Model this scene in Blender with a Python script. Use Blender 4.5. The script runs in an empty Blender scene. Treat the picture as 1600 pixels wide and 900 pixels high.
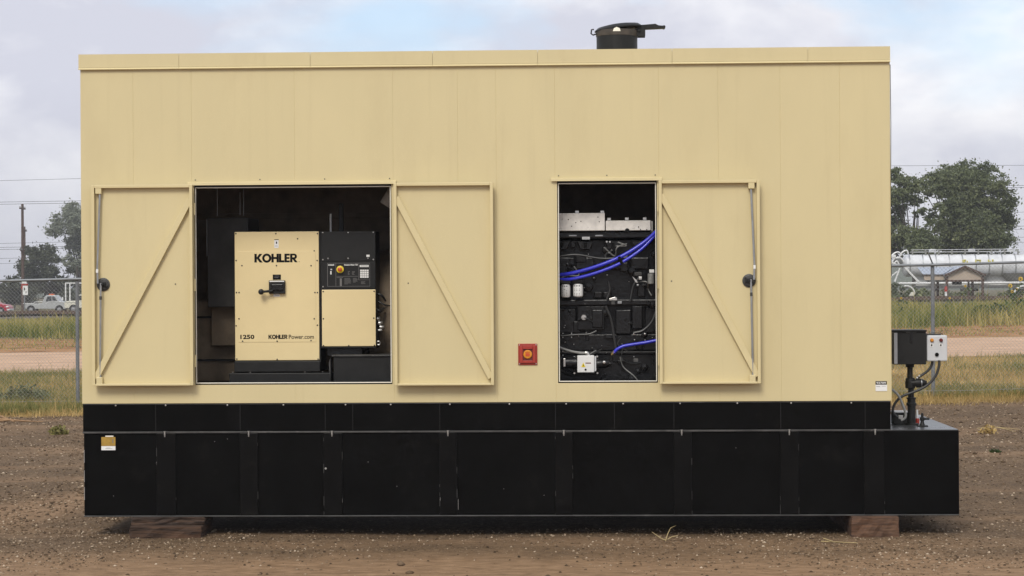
import bpy, bmesh, math, random
import numpy as np
from mathutils import Matrix, Vector, noise as mnoise
R_ = math.radians
random.seed(7); RNG = np.random.default_rng(11)
scene = bpy.context.scene
COL = scene.collection

# ------------------------------------------------------------------ camera
YAW, ROLL, EYE, DIST, FPX = -0.03718, -0.00582, 2.444, 20.0, 3180.0
fw = Vector((math.sin(YAW), math.cos(YAW), 0)); r0 = Vector((math.cos(YAW), -math.sin(YAW), 0)); u0 = Vector((0, 0, 1))
rt = r0 * math.cos(ROLL) + u0 * math.sin(ROLL); up = u0 * math.cos(ROLL) - r0 * math.sin(ROLL)
cam_d = bpy.data.cameras.new('camera'); cam = bpy.data.objects.new('camera', cam_d); COL.objects.link(cam)
cam.matrix_world = Matrix(((rt.x, up.x, -fw.x, 0), (rt.y, up.y, -fw.y, -DIST), (rt.z, up.z, -fw.z, EYE), (0, 0, 0, 1)))
cam_d.sensor_width = 36; cam_d.lens = FPX / 1600 * 36; cam_d.clip_start = 0.5; cam_d.clip_end = 3000
scene.camera = cam

def at(px, py, Y):
    """point of the plane at depth Y that the photograph shows at pixel px, py"""
    d = fw + rt * ((px - 800) / FPX) + up * ((450 - py) / FPX)
    t = (Y + DIST) / d.y
    return Vector((d.x * t, Y, EYE + d.z * t))
def rect(x0, y0, x1, y1, Y):
    xm, ym = (x0 + x1) / 2, (y0 + y1) / 2
    return at(x0, ym, Y).x, at(x1, ym, Y).x, at(xm, y1, Y).z, at(xm, y0, Y).z

# ------------------------------------------------------------------ sky and sun
SUN_EL, SUN_AZ = 42.0, -14.0            # sun behind the camera, a little to its left, veiled by cloud
world = bpy.data.worlds.new('World'); scene.world = world; world.use_nodes = True
wn, wl = world.node_tree.nodes, world.node_tree.links
wn.clear()
wout = wn.new('ShaderNodeOutputWorld'); bg = wn.new('ShaderNodeBackground'); bg.inputs['Strength'].default_value = 0.1
sky = wn.new('ShaderNodeTexSky'); sky.sky_type = 'NISHITA'; sky.sun_disc = False
sky.sun_elevation = R_(SUN_EL); sky.sun_rotation = R_(180 + SUN_AZ); sky.air_density = 1.0; sky.dust_density = 2.0
tc = wn.new('ShaderNodeTexCoord')
def wnoise(scale, detail, rough, dist, loc, zs=2.2):
    m = wn.new('ShaderNodeMapping'); m.inputs['Scale'].default_value = (1, 1, zs); m.inputs['Location'].default_value = loc
    n = wn.new('ShaderNodeTexNoise'); n.inputs['Scale'].default_value = scale; n.inputs['Detail'].default_value = detail
    n.inputs['Roughness'].default_value = rough; n.inputs['Distortion'].default_value = dist
    wl.new(tc.outputs['Generated'], m.inputs['Vector']); wl.new(m.outputs[0], n.inputs['Vector']); return n.outputs['Fac']
def wramp(src, stops):
    r = wn.new('ShaderNodeValToRGB'); wl.new(src, r.inputs[0]); e = r.color_ramp.elements
    while len(e) < len(stops): e.new(0.5)
    for k, (p, c) in enumerate(stops): e[k].position = p; e[k].color = (*c, 1)
    return r.outputs[0]
def wmix(f, a, b, blend='MIX'):
    m = wn.new('ShaderNodeMix'); m.data_type = 'RGBA'; m.blend_type = blend
    if isinstance(f, (int, float)): m.inputs[0].default_value = f
    else: wl.new(f, m.inputs[0])
    for s, v in ((m.inputs[6], a), (m.inputs[7], b)):
        if isinstance(v, tuple): s.default_value = (*v, 1)
        else: wl.new(v, s)
    return m.outputs[2]
def wmath(op, a, b):
    m = wn.new('ShaderNodeMath'); m.operation = op; m.use_clamp = True
    for s, v in zip(m.inputs, (a, b)):
        if isinstance(v, (int, float)): s.default_value = v
        else: wl.new(v, s)
    return m.outputs[0]
CK = 7.0                                  # cloud radiance before the 0.1 background strength
puff = wramp(wnoise(7.0, 7, 0.55, 0.25, (3.1, 0.4, 0.72)), [(0.40, (0.68 * CK, 0.695 * CK, 0.795 * CK)), (0.66, (1.12 * CK, 1.12 * CK, 1.13 * CK))])
gap = wramp(wnoise(5.5, 5, 0.5, 0.3, (1.7, 2.2, 0.3)), [(0.50, (0, 0, 0)), (0.64, (1, 1, 1))])
sep = wn.new('ShaderNodeSeparateXYZ'); wl.new(tc.outputs['Generated'], sep.inputs[0])
hi = wn.new('ShaderNodeMapRange'); hi.inputs[1].default_value = 0.05; hi.inputs[2].default_value = 0.13; wl.new(sep.outputs['Z'], hi.inputs[0])
gapm = wmath('MULTIPLY', gap, hi.outputs[0])
gapm = wmath('MULTIPLY', gapm, 0.75)
bluesky = wmix(0.55, sky.outputs[0], (0.66 * CK, 0.92 * CK, 1.2 * CK))
lowhaze = wn.new('ShaderNodeMapRange'); lowhaze.inputs[1].default_value = 0.10; lowhaze.inputs[2].default_value = 0.0; wl.new(sep.outputs['Z'], lowhaze.inputs[0])
clouds = wmix(wmath('MULTIPLY', lowhaze.outputs[0], 0.8), puff, (0.50 * CK, 0.51 * CK, 0.585 * CK))
wl.new(wmix(gapm, clouds, bluesky), bg.inputs['Color']); wl.new(bg.outputs[0], wout.inputs[0])

sun_d = bpy.data.lights.new('sun', 'SUN'); sun_d.energy = 1.5; sun_d.angle = R_(22); sun_d.color = (1.0, 0.95, 0.86)
sun = bpy.data.objects.new('sun', sun_d); COL.objects.link(sun)
a_, e_ = R_(SUN_AZ), R_(SUN_EL)
sdir = Vector((math.sin(a_) * math.cos(e_), -math.cos(a_) * math.cos(e_), math.sin(e_)))     # towards the sun
sun.rotation_euler = sdir.to_track_quat('Z', 'Y').to_euler(); sun.location = (-5, -20, 30)

scene.view_settings.view_transform = 'Standard'; scene.view_settings.look = 'None'
scene.view_settings.exposure = 0.55; scene.view_settings.gamma = 1.0
scene.render.engine = 'CYCLES'
scene.cycles.use_denoising = True
scene.cycles.max_bounces = 8; scene.cycles.diffuse_bounces = 4; scene.cycles.glossy_bounces = 3
scene.cycles.transparent_max_bounces = 6; scene.cycles.volume_bounces = 0
scene.cycles.sample_clamp_indirect = 6

# ------------------------------------------------------------------ materials
MATS = {}
def mat(name, color, rough=0.6, metal=0.0, var=0.12, scale=3.0, detail=5, bump=0.0, bscale=60.0, spec=0.5, dirt=None, emis=None, stretch=(1, 1, 1)):
    """painted / plain surface with mottled colour, uneven gloss and fine relief"""
    if name in MATS: return MATS[name]
    m = bpy.data.materials.new(name); m.use_nodes = True; nt = m.node_tree; n, l = nt.nodes, nt.links
    b = n['Principled BSDF']; b.inputs['Metallic'].default_value = metal; b.inputs['Specular IOR Level'].default_value = spec
    t = n.new('ShaderNodeTexCoord'); mp = n.new('ShaderNodeMapping'); mp.inputs['Scale'].default_value = stretch; l.new(t.outputs['Object'], mp.inputs[0])
    nz = n.new('ShaderNodeTexNoise'); nz.inputs['Scale'].default_value = scale; nz.inputs['Detail'].default_value = detail; nz.inputs['Roughness'].default_value = 0.6
    l.new(mp.outputs[0], nz.inputs['Vector'])
    r = n.new('ShaderNodeValToRGB'); l.new(nz.outputs['Fac'], r.inputs[0])
    c = np.array(color); e = r.color_ramp.elements
    e[0].position = 0.3; e[1].position = 0.7
    e[0].color = (*(c * (1 - var)), 1); e[1].color = (*np.minimum(c * (1 + var), 0.95), 1)
    out = r.outputs[0]
    if dirt:
        dc, dscale, lo, hi_, amt = dirt
        dn = n.new('ShaderNodeTexNoise'); dn.inputs['Scale'].default_value = dscale; dn.inputs['Detail'].default_value = 8; dn.inputs['Roughness'].default_value = 0.7
        l.new(mp.outputs[0], dn.inputs['Vector'])
        dr = n.new('ShaderNodeMapRange'); dr.inputs[1].default_value = lo; dr.inputs[2].default_value = hi_; dr.inputs[4].default_value = amt; l.new(dn.outputs['Fac'], dr.inputs[0])
        mx = n.new('ShaderNodeMix'); mx.data_type = 'RGBA'; l.new(dr.outputs[0], mx.inputs[0]); l.new(out, mx.inputs[6]); mx.inputs[7].default_value = (*dc, 1); out = mx.outputs[2]
    l.new(out, b.inputs['Base Color'])
    rr = n.new('ShaderNodeMapRange'); rr.inputs[3].default_value = max(rough - 0.08, 0.03); rr.inputs[4].default_value = min(rough + 0.08, 1); l.new(nz.outputs['Fac'], rr.inputs[0]); l.new(rr.outputs[0], b.inputs['Roughness'])
    if bump:
        bn = n.new('ShaderNodeTexNoise'); bn.inputs['Scale'].default_value = bscale; bn.inputs['Detail'].default_value = 4; l.new(mp.outputs[0], bn.inputs['Vector'])
        bp = n.new('ShaderNodeBump'); bp.inputs['Strength'].default_value = bump; bp.inputs['Distance'].default_value = 0.01; l.new(bn.outputs['Fac'], bp.inputs['Height']); l.new(bp.outputs[0], b.inputs['Normal'])
    if emis: b.inputs['Emission Color'].default_value = (*emis[0], 1); b.inputs['Emission Strength'].default_value = emis[1]
    MATS[name] = m; return m
def leafmat(name, stops, rough=0.6, trans=0.25, patch=None):
    """foliage: each blade or leaf takes its own tone"""
    m = bpy.data.materials.new(name); m.use_nodes = True; nt = m.node_tree; n, l = nt.nodes, nt.links
    b = n['Principled BSDF']; b.inputs['Roughness'].default_value = rough; b.inputs['Specular IOR Level'].default_value = 0.25
    g = n.new('ShaderNodeNewGeometry'); fac = g.outputs['Random Per Island']
    if patch:
        t = n.new('ShaderNodeTexCoord'); nz = n.new('ShaderNodeTexNoise'); nz.inputs['Scale'].default_value = patch; nz.inputs['Detail'].default_value = 3; l.new(t.outputs['Object'], nz.inputs['Vector'])
        mr = n.new('ShaderNodeMapRange'); mr.inputs[1].default_value = 0.32; mr.inputs[2].default_value = 0.68; l.new(nz.outputs['Fac'], mr.inputs[0])
        mx = n.new('ShaderNodeMix'); mx.inputs[0].default_value = 0.5; l.new(fac, mx.inputs[2]); l.new(mr.outputs[0], mx.inputs[3]); fac = mx.outputs[0]
    r = n.new('ShaderNodeValToRGB'); l.new(fac, r.inputs[0]); e = r.color_ramp.elements
    while len(e) < len(stops): e.new(0.5)
    for k, (p, c) in enumerate(stops): e[k].position = p; e[k].color = (*c, 1)
    l.new(r.outputs[0], b.inputs['Base Color'])
    tr = n.new('ShaderNodeBsdfTranslucent'); l.new(r.outputs[0], tr.inputs['Color'])
    mx = n.new('ShaderNodeMixShader'); mx.inputs[0].default_value = trans
    l.new(b.outputs[0], mx.inputs[1]); l.new(tr.outputs[0], mx.inputs[2]); l.new(mx.outputs[0], n['Material Output'].inputs['Surface'])
    MATS[name] = m; return m

CREAM = (0.612, 0.518, 0.290)
M_cream = mat('cream_paint', CREAM, 0.42, var=0.035, scale=0.9, bump=0.03, bscale=9, dirt=((0.43, 0.335, 0.17), 1.3, 0.54, 0.8, 0.25), stretch=(1.4, 1, 0.45))
def streaks(m):
    nt = m.node_tree; n, l = nt.nodes, nt.links; b = n['Principled BSDF']; src = b.inputs['Base Color'].links[0].from_socket
    t = n.new('ShaderNodeTexCoord'); mp = n.new('ShaderNodeMapping'); mp.inputs['Scale'].default_value = (9, 9, 0.35); l.new(t.outputs['Object'], mp.inputs[0])
    z = n.new('ShaderNodeTexNoise'); z.inputs['Scale'].default_value = 1.0; z.inputs['Detail'].default_value = 6; z.inputs['Roughness'].default_value = 0.65; l.new(mp.outputs[0], z.inputs['Vector'])
    mr = n.new('ShaderNodeMapRange'); mr.inputs[1].default_value = 0.56; mr.inputs[2].default_value = 0.78; mr.inputs[4].default_value = 0.16; l.new(z.outputs['Fac'], mr.inputs[0])
    mx = n.new('ShaderNodeMix'); mx.data_type = 'RGBA'; l.new(mr.outputs[0], mx.inputs[0]); l.new(src, mx.inputs[6]); mx.inputs[7].default_value = (0.40, 0.315, 0.17, 1); l.new(mx.outputs[2], b.inputs['Base Color'])
streaks(M_cream)
M_cream2 = mat('cream_trim', (0.63, 0.53, 0.292), 0.4, var=0.03, scale=4)
M_creamcab = mat('cream_cabinet', (0.745, 0.605, 0.328), 0.38, var=0.03, scale=3)
M_black = mat('black_tank_paint', (0.0026, 0.0025, 0.0023), 0.40, var=0.4, scale=2.5, bump=0.08, bscale=9, spec=0.06, dirt=((0.03, 0.027, 0.024), 3.0, 0.58, 0.85, 0.35))
M_black2 = mat('black_satin', (0.010, 0.010, 0.0095), 0.5, var=0.3, scale=6, bump=0.05, bscale=80, spec=0.3)
M_blackgl = mat('black_engine', (0.0065, 0.0065, 0.007), 0.3, var=0.5, scale=8, bump=0.35, bscale=28, spec=0.35, dirt=((0.03, 0.026, 0.02), 9, 0.55, 0.75, 0.5))
M_rib = mat('black_rib_paint_sheen', (0.0036, 0.0034, 0.0032), 0.38, var=0.4, scale=3, bump=0.1, bscale=9, spec=0.085, dirt=((0.03, 0.027, 0.024), 4.0, 0.56, 0.8, 0.4))  # tank black raised slightly in colour and gloss to hold a soft sheen
M_edge = mat('scuff_and_highlight_grey', (0.045, 0.044, 0.042), 0.5, var=0.6, scale=6, detail=8, dirt=((0.16, 0.15, 0.14), 5.0, 0.58, 0.72, 0.8))  # scuffed grey; on tank flanges and rib edges it carries painted highlights
M_scratch = mat('bare_scratch', (0.35, 0.34, 0.32), 0.5, metal=0.3)
M_inner = mat('brown_lining', (0.23, 0.175, 0.118), 0.75, var=0.3, scale=5, bump=0.2, bscale=90)
M_perf = mat('black_perforated_lining', (0.022, 0.021, 0.018), 0.7, var=0.45, scale=55, detail=2)
M_steel = mat('galvanised_steel', (0.36, 0.37, 0.38), 0.42, metal=0.75, var=0.15, scale=9)
M_bolt = mat('zinc_bolt', (0.62, 0.61, 0.58), 0.3, metal=0.9, var=0.1, scale=20)
M_alu = mat('brushed_heat_shield', (0.74, 0.71, 0.66), 0.55, metal=0.12, var=0.14, scale=14, detail=7, dirt=((0.12, 0.1, 0.08), 22, 0.62, 0.72, 0.8))
M_seal = mat('pale_edge_seal', (0.80, 0.77, 0.68), 0.5, var=0.06)
M_gasket = mat('dark_gasket', (0.016, 0.012, 0.008), 0.7, var=0.2)
M_red = mat('red_paint', (0.33, 0.028, 0.015), 0.45, var=0.12, scale=12)
M_dred = mat('dark_red', (0.13, 0.012, 0.01), 0.5)
M_amber = mat('amber_lens', (0.62, 0.24, 0.02), 0.25, var=0.1, scale=30)
M_yellow = mat('yellow_plastic', (0.80, 0.60, 0.03), 0.4)
M_orange = mat('red_orange_knob', (0.55, 0.07, 0.02), 0.35)
M_white = mat('white_plastic', (0.72, 0.72, 0.70), 0.4, var=0.05, scale=8)
M_lgrey = mat('light_grey_plastic', (0.55, 0.56, 0.57), 0.42, var=0.04, scale=8)
M_print = mat('black_print', (0.005, 0.005, 0.005), 0.6, var=0.1, spec=0.1)
M_wprint = mat('white_print', (0.75, 0.75, 0.73), 0.5, var=0.05)
M_gprint = mat('grey_print', (0.16, 0.155, 0.15), 0.5, var=0.1)
M_gold = mat('gold_label', (0.36, 0.22, 0.035), 0.4, var=0.2, scale=25)
M_blue = mat('blue_silicone_hose', (0.035, 0.04, 0.52), 0.22, var=0.12, scale=20)
M_brass = mat('brass', (0.6, 0.45, 0.2), 0.35, metal=0.8)
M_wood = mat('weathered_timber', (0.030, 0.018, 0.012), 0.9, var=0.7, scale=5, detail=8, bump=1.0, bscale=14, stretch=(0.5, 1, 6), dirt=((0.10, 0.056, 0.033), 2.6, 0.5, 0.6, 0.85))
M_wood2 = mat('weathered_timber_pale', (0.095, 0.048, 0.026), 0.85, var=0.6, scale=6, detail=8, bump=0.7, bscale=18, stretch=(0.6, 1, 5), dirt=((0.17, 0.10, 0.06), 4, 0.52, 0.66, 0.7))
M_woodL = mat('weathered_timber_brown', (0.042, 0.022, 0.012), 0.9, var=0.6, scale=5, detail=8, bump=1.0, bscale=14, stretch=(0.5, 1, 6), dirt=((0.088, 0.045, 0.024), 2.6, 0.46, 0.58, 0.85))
M_pole = mat('pole_timber', (0.085, 0.055, 0.042), 0.9, var=0.25, scale=6)
M_blanket = mat('insulation_blanket', (0.36, 0.335, 0.30), 0.8, var=0.2, scale=60, bump=0.5, bscale=60)
M_conduit = mat('grey_conduit', (0.22, 0.22, 0.21), 0.45, var=0.2, scale=40)
M_cable = mat('black_cable', (0.03, 0.03, 0.03), 0.4, var=0.2)

# ------------------------------------------------------------------ mesh helpers
BASE = {}
class MB:
    def __init__(s): s.v = []; s.f = []; s.sm = False
    def add(s, vs, fs):
        o = len(s.v); s.v += [tuple(p) for p in vs]; s.f += [tuple(i + o for i in f) for f in fs]; return s
    def box(s, x0, x1, y0, y1, z0, z1):
        vs = [(x, y, z) for z in (z0, z1) for y in (y0, y1) for x in (x0, x1)]
        return s.add(vs, [(0, 2, 3, 1), (4, 5, 7, 6), (0, 1, 5, 4), (2, 6, 7, 3), (0, 4, 6, 2), (1, 3, 7, 5)])
    def cyl(s, p0, p1, r, r1=None, n=16, caps=True):
        return s.tube([p0, p1], [r, r if r1 is None else r1], n, caps)
    def tube(s, pts, rad, n=10, caps=True):
        s.sm = True; pts = [Vector(p) for p in pts]; k = len(pts)
        rad = [rad] * k if isinstance(rad, (int, float)) else rad
        vs = []; ref = None
        for i, p in enumerate(pts):
            t = (pts[min(i + 1, k - 1)] - pts[max(i - 1, 0)]).normalized()
            if ref is None: ref = Vector((0, 0, 1)) if abs(t.z) < 0.9 else Vector((1, 0, 0))
            a = t.cross(ref).normalized(); b = a.cross(t).normalized(); ref = b
            for j in range(n):
                th = 2 * math.pi * j / n; vs.append(p + (a * math.cos(th) + b * math.sin(th)) * rad[i])
        fs = []
        for i in range(k - 1):
            for j in range(n):
                fs.append((i * n + j, i * n + (j + 1) % n, (i + 1) * n + (j + 1) % n, (i + 1) * n + j))
        if caps: fs += [tuple(range(n - 1, -1, -1)), tuple(range((k - 1) * n, k * n))]
        return s.add(vs, fs)
    def prism(s, poly, y0, y1, axis='y'):
        """outline (a, b) extruded along an axis: y -> (a, y, b); x -> (x, a, b); z -> (a, b, z)"""
        k = len(poly); mk = {'y': lambda a, b, t: (a, t, b), 'x': lambda a, b, t: (t, a, b), 'z': lambda a, b, t: (a, b, t)}[axis]
        vs = [mk(a, b, y0) for a, b in poly] + [mk(a, b, y1) for a, b in poly]
        return s.add(vs, [tuple(range(k)), tuple(range(2 * k - 1, k - 1, -1))] + [(i, i + k, (i + 1) % k + k, (i + 1) % k) for i in range(k)])
    def bar(s, p0, p1, w, y0, y1):
        """flat bar in the x-z plane from p0 to p1 (x, z), width w"""
        a, b = Vector(p0), Vector(p1); n = (b - a).normalized(); n = Vector((-n.y, n.x)) * w / 2
        return s.prism([tuple(a + n), tuple(a - n), tuple(b - n), tuple(b + n)], y0, y1)
    def lathe(s, prof, c, n=18, axis='z'):
        s.sm = True; vs = []; fs = []
        for r, h in prof:
            for j in range(n):
                th = 2 * math.pi * j / n; u, v = r * math.cos(th), r * math.sin(th)
                vs.append({'z': (c[0] + u, c[1] + v, c[2] + h), 'y': (c[0] + u, c[1] + h, c[2] + v), 'x': (c[0] + h, c[1] + u, c[2] + v)}[axis])
        for i in range(len(prof) - 1):
            for j in range(n): fs.append((i * n + j, i * n + (j + 1) % n, (i + 1) * n + (j + 1) % n, (i + 1) * n + j))
        fs += [tuple(range(n - 1, -1, -1)), tuple(range((len(prof) - 1) * n, len(prof) * n))]
        return s.add(vs, fs)
    def build(s, name, m, parent=None, bevel=0.0, smooth=None, kind=None, seg=2):
        base = BASE.get(parent.name, Vector((0, 0, 0))) if parent else Vector((0, 0, 0))
        me = bpy.data.meshes.new(name); me.from_pydata([(x - base.x, y - base.y, z - base.z) for x, y, z in s.v], [], s.f); me.update()
        bm = bmesh.new(); bm.from_mesh(me); bmesh.ops.recalc_face_normals(bm, faces=bm.faces); bm.to_mesh(me); bm.free()
        me.materials.append(m)
        o = bpy.data.objects.new(name, me); COL.objects.link(o)
        if parent: o.parent = parent; BASE[o.name] = base
        if s.sm if smooth is None else smooth:
            me.polygons.foreach_set('use_smooth', [True] * len(me.polygons)); me.set_sharp_from_angle(angle=R_(38))
        if bevel:
            b = o.modifiers.new('bevel', 'BEVEL'); b.width = bevel; b.segments = seg; b.limit_method = 'ANGLE'; b.angle_limit = R_(50)
        if kind: o['kind'] = kind
        return o
def tag(o, label, cat, group=None, kind=None):
    o['label'] = label; o['category'] = cat
    if group: o['group'] = group
    if kind: o['kind'] = kind
    return o
def thing(name, label, cat, base, group=None):
    o = bpy.data.objects.new(name, None); COL.objects.link(o); o.location = base; o.empty_display_size = 0.2
    BASE[o.name] = Vector(base); return tag(o, label, cat, group)
def part(name, m, parent, fn, **kw):
    b = MB(); fn(b); return b.build(name, m, parent, **kw)
def struct(name, vs, fs, m, kind='structure', smooth=True):
    me = bpy.data.meshes.new(name); me.from_pydata(vs, [], fs); me.update(); me.materials.append(m)
    if smooth: me.polygons.foreach_set('use_smooth', [True] * len(me.polygons))
    o = bpy.data.objects.new(name, me); COL.objects.link(o); o['kind'] = kind; return o
def fast_mesh(name, V, F, m, parent=None):
    """V (n,3), F (k,3|4) numpy arrays"""
    me = bpy.data.meshes.new(name); k, c = F.shape
    me.vertices.add(len(V)); me.vertices.foreach_set('co', V.astype(np.float32).ravel())
    me.loops.add(k * c); me.loops.foreach_set('vertex_index', F.astype(np.int32).ravel())
    me.polygons.add(k); me.polygons.foreach_set('loop_start', np.arange(0, k * c, c, dtype=np.int32))
    me.update(calc_edges=True); me.materials.append(m)
    o = bpy.data.objects.new(name, me); COL.objects.link(o)
    if parent: o.parent = parent; BASE[o.name] = BASE[parent.name]
    return o

# lettering: heavy geometric capitals drawn as outlines (height 1)
def arc(cx, cz, rx, rz, a0, a1, n=14):
    return [(cx + rx * math.cos(a0 + (a1 - a0) * i / n), cz + rz * math.sin(a0 + (a1 - a0) * i / n)) for i in range(n + 1)]
def glyph(ch):
    if ch == 'K': return 0.905, [[(0, 0), (0, 1), (.28, 1), (.28, .60), (.58, 1), (.93, 1), (.55, .53), (.98, 0), (.62, 0), (.28, .44), (.28, 0)]], []
    if ch == 'O': return 1.085, [], [(arc(.54, .5, .54, .53, 0, 2 * math.pi, 28), arc(.54, .5, .27, .28, 0, 2 * math.pi, 28))]
    if ch == 'H': return 0.885, [[(0, 0), (0, 1), (.27, 1), (.27, .63), (.60, .63), (.60, 1), (.87, 1), (.87, 0), (.60, 0), (.60, .39), (.27, .39), (.27, 0)]], []
    if ch == 'L': return 0.64, [[(0, 0), (0, 1), (.27, 1), (.27, .24), (.62, .24), (.62, 0)]], []
    if ch == 'E': return 0.665, [[(0, 0), (0, 1), (.62, 1), (.62, .78), (.27, .78), (.27, .61), (.59, .61), (.59, .39), (.27, .39), (.27, .22), (.62, .22), (.62, 0)]], []
    if ch == 'R': return 0.84, [[(0, 0), (0, 1), (.27, 1), (.27, 0)], [(.30, .36), (.60, .36), (.88, 0), (.56, 0)]], \
        [([(.27, 1)] + arc(.48, .68, .32, .32, math.pi / 2, -math.pi / 2) + [(.27, .36)], [(.27, .80)] + arc(.44, .69, .11, .11, math.pi / 2, -math.pi / 2) + [(.27, .58)])]
def heavy_word(word, x0, z0, h, width, y):
    b = MB(); adv = [glyph(c)[0] for c in word]; tot = sum(adv); sx = width / tot; x = x0
    for c in word:
        w, polys, rings = glyph(c)
        for p in polys: b.add([(x + a * sx, y, z0 + q * h) for a, q in p], [tuple(range(len(p)))])
        for o, i in rings:
            k = len(o); b.add([(x + a * sx, y, z0 + q * h) for a, q in o] + [(x + a * sx, y, z0 + q * h) for a, q in i], [(j, j + 1, j + 1 + k, j + k) for j in range(k - 1)])
        x += w * sx
    return b
def text_mesh(name, s, x0, z0, h, width, y, m, parent, bold=0.0):
    cu = bpy.data.curves.new(name, 'FONT'); cu.body = s; cu.offset = bold; cu.resolution_u = 3
    ob = bpy.data.objects.new(name + '_curve', cu); COL.objects.link(ob)
    dg = bpy.context.evaluated_depsgraph_get(); me = bpy.data.meshes.new_from_object(ob.evaluated_get(dg)); bpy.data.objects.remove(ob)
    v = np.empty(len(me.vertices) * 3); me.vertices.foreach_get('co', v); v = v.reshape(-1, 3)
    lo, hi_ = v.min(0), v.max(0); base = BASE[parent.name]
    n = np.empty_like(v); n[:, 0] = x0 + (v[:, 0] - lo[0]) / (hi_[0] - lo[0]) * width - base.x; n[:, 1] = y - base.y
    n[:, 2] = z0 + (v[:, 1] - lo[1]) / (hi_[1] - lo[1]) * h - base.z
    me.vertices.foreach_set('co', n.ravel()); me.update(); me.name = name; me.materials.clear(); me.materials.append(m)
    o = bpy.data.objects.new(name, me); COL.objects.link(o); o.parent = parent; BASE[o.name] = base; return o
def smooth_path(pts, n=8):
    pts = [Vector(p) for p in pts]; out = []
    P = [pts[0]] + pts + [pts[-1]]
    for i in range(1, len(P) - 2):
        for k in range(n):
            t = k / n; a, b, c, d = P[i - 1], P[i], P[i + 1], P[i + 2]
            out.append(0.5 * ((2 * b) + (c - a) * t + (2 * a - 5 * b + 4 * c - d) * t * t + (3 * b - a - 3 * c + d) * t ** 3))
    return out + [pts[-1]]
# ------------------------------------------------------------------ terrain
PROF = [(-80, 0, 0), (2, 0, 0), (16, .22, .31), (18, .24, .39), (34, .25, .56), (45, .46, .77), (50, .74, 1.0), (62, .90, 1.15), (78, 1.05, 1.55), (85, 1.08, 1.58), (100, .8, 1.35), (140, .4, 1.15), (200, .1, 1.0), (900, .0, .8)]
PY = np.array([p[0] for p in PROF]); PL = np.array([p[1] for p in PROF]); PR = np.array([p[2] for p in PROF])
def ground_z(x, y):
    x = np.asarray(x, float); y = np.asarray(y, float)
    t = np.clip((x / np.maximum(y + 20, 8) + 0.255) / 0.44, -0.15, 1.15)
    z = np.interp(y, PY, PL) * (1 - t) + np.interp(y, PY, PR) * t
    near = np.clip((y + 30) / 10, 0, 1) * np.clip((34 - y) / 6, 0, 1)
    z = z + near * (0.012 * np.sin(x * 1.3 + 0.5 * y) * np.sin(y * 0.9 - 0.3 * x) + 0.006 * np.sin(x * 3.7 + 1.1) * np.sin(y * 4.1 + x))
    far = np.clip((y - 47) / 4, 0, 1) * np.clip((110 - y) / 20, 0, 1)
    return z + far * 0.07 * np.sin(x * 0.55 + 1) * np.sin(y * 0.4 + 0.3 * x)
YS = np.unique(np.round(np.concatenate([[-80, -50, -30, -20, -14], np.arange(-10, 20, 0.35), np.arange(20, 60, 1.0), [34, 45, 50], np.arange(60, 110, 2.5), np.arange(110, 220, 10), np.arange(220, 901, 68)]), 3))
XS = np.unique(np.round(np.concatenate([np.arange(-12, 12, 0.35), np.arange(-40, 41, 1.5), np.arange(-80, 81, 8), np.arange(-480, 481, 40)]), 3))
def sheet(ys, off):
    gx, gy = np.meshgrid(XS, ys); gz = ground_z(gx, gy) + off
    V = np.stack([gx, gy, gz], -1).reshape(-1, 3); nx, ny = len(XS), len(ys)
    i = np.arange((nx) * (ny)).reshape(ny, nx)
    F = np.stack([i[:-1, :-1], i[:-1, 1:], i[1:, 1:], i[1:, :-1]], -1).reshape(-1, 4); return V, F
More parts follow.
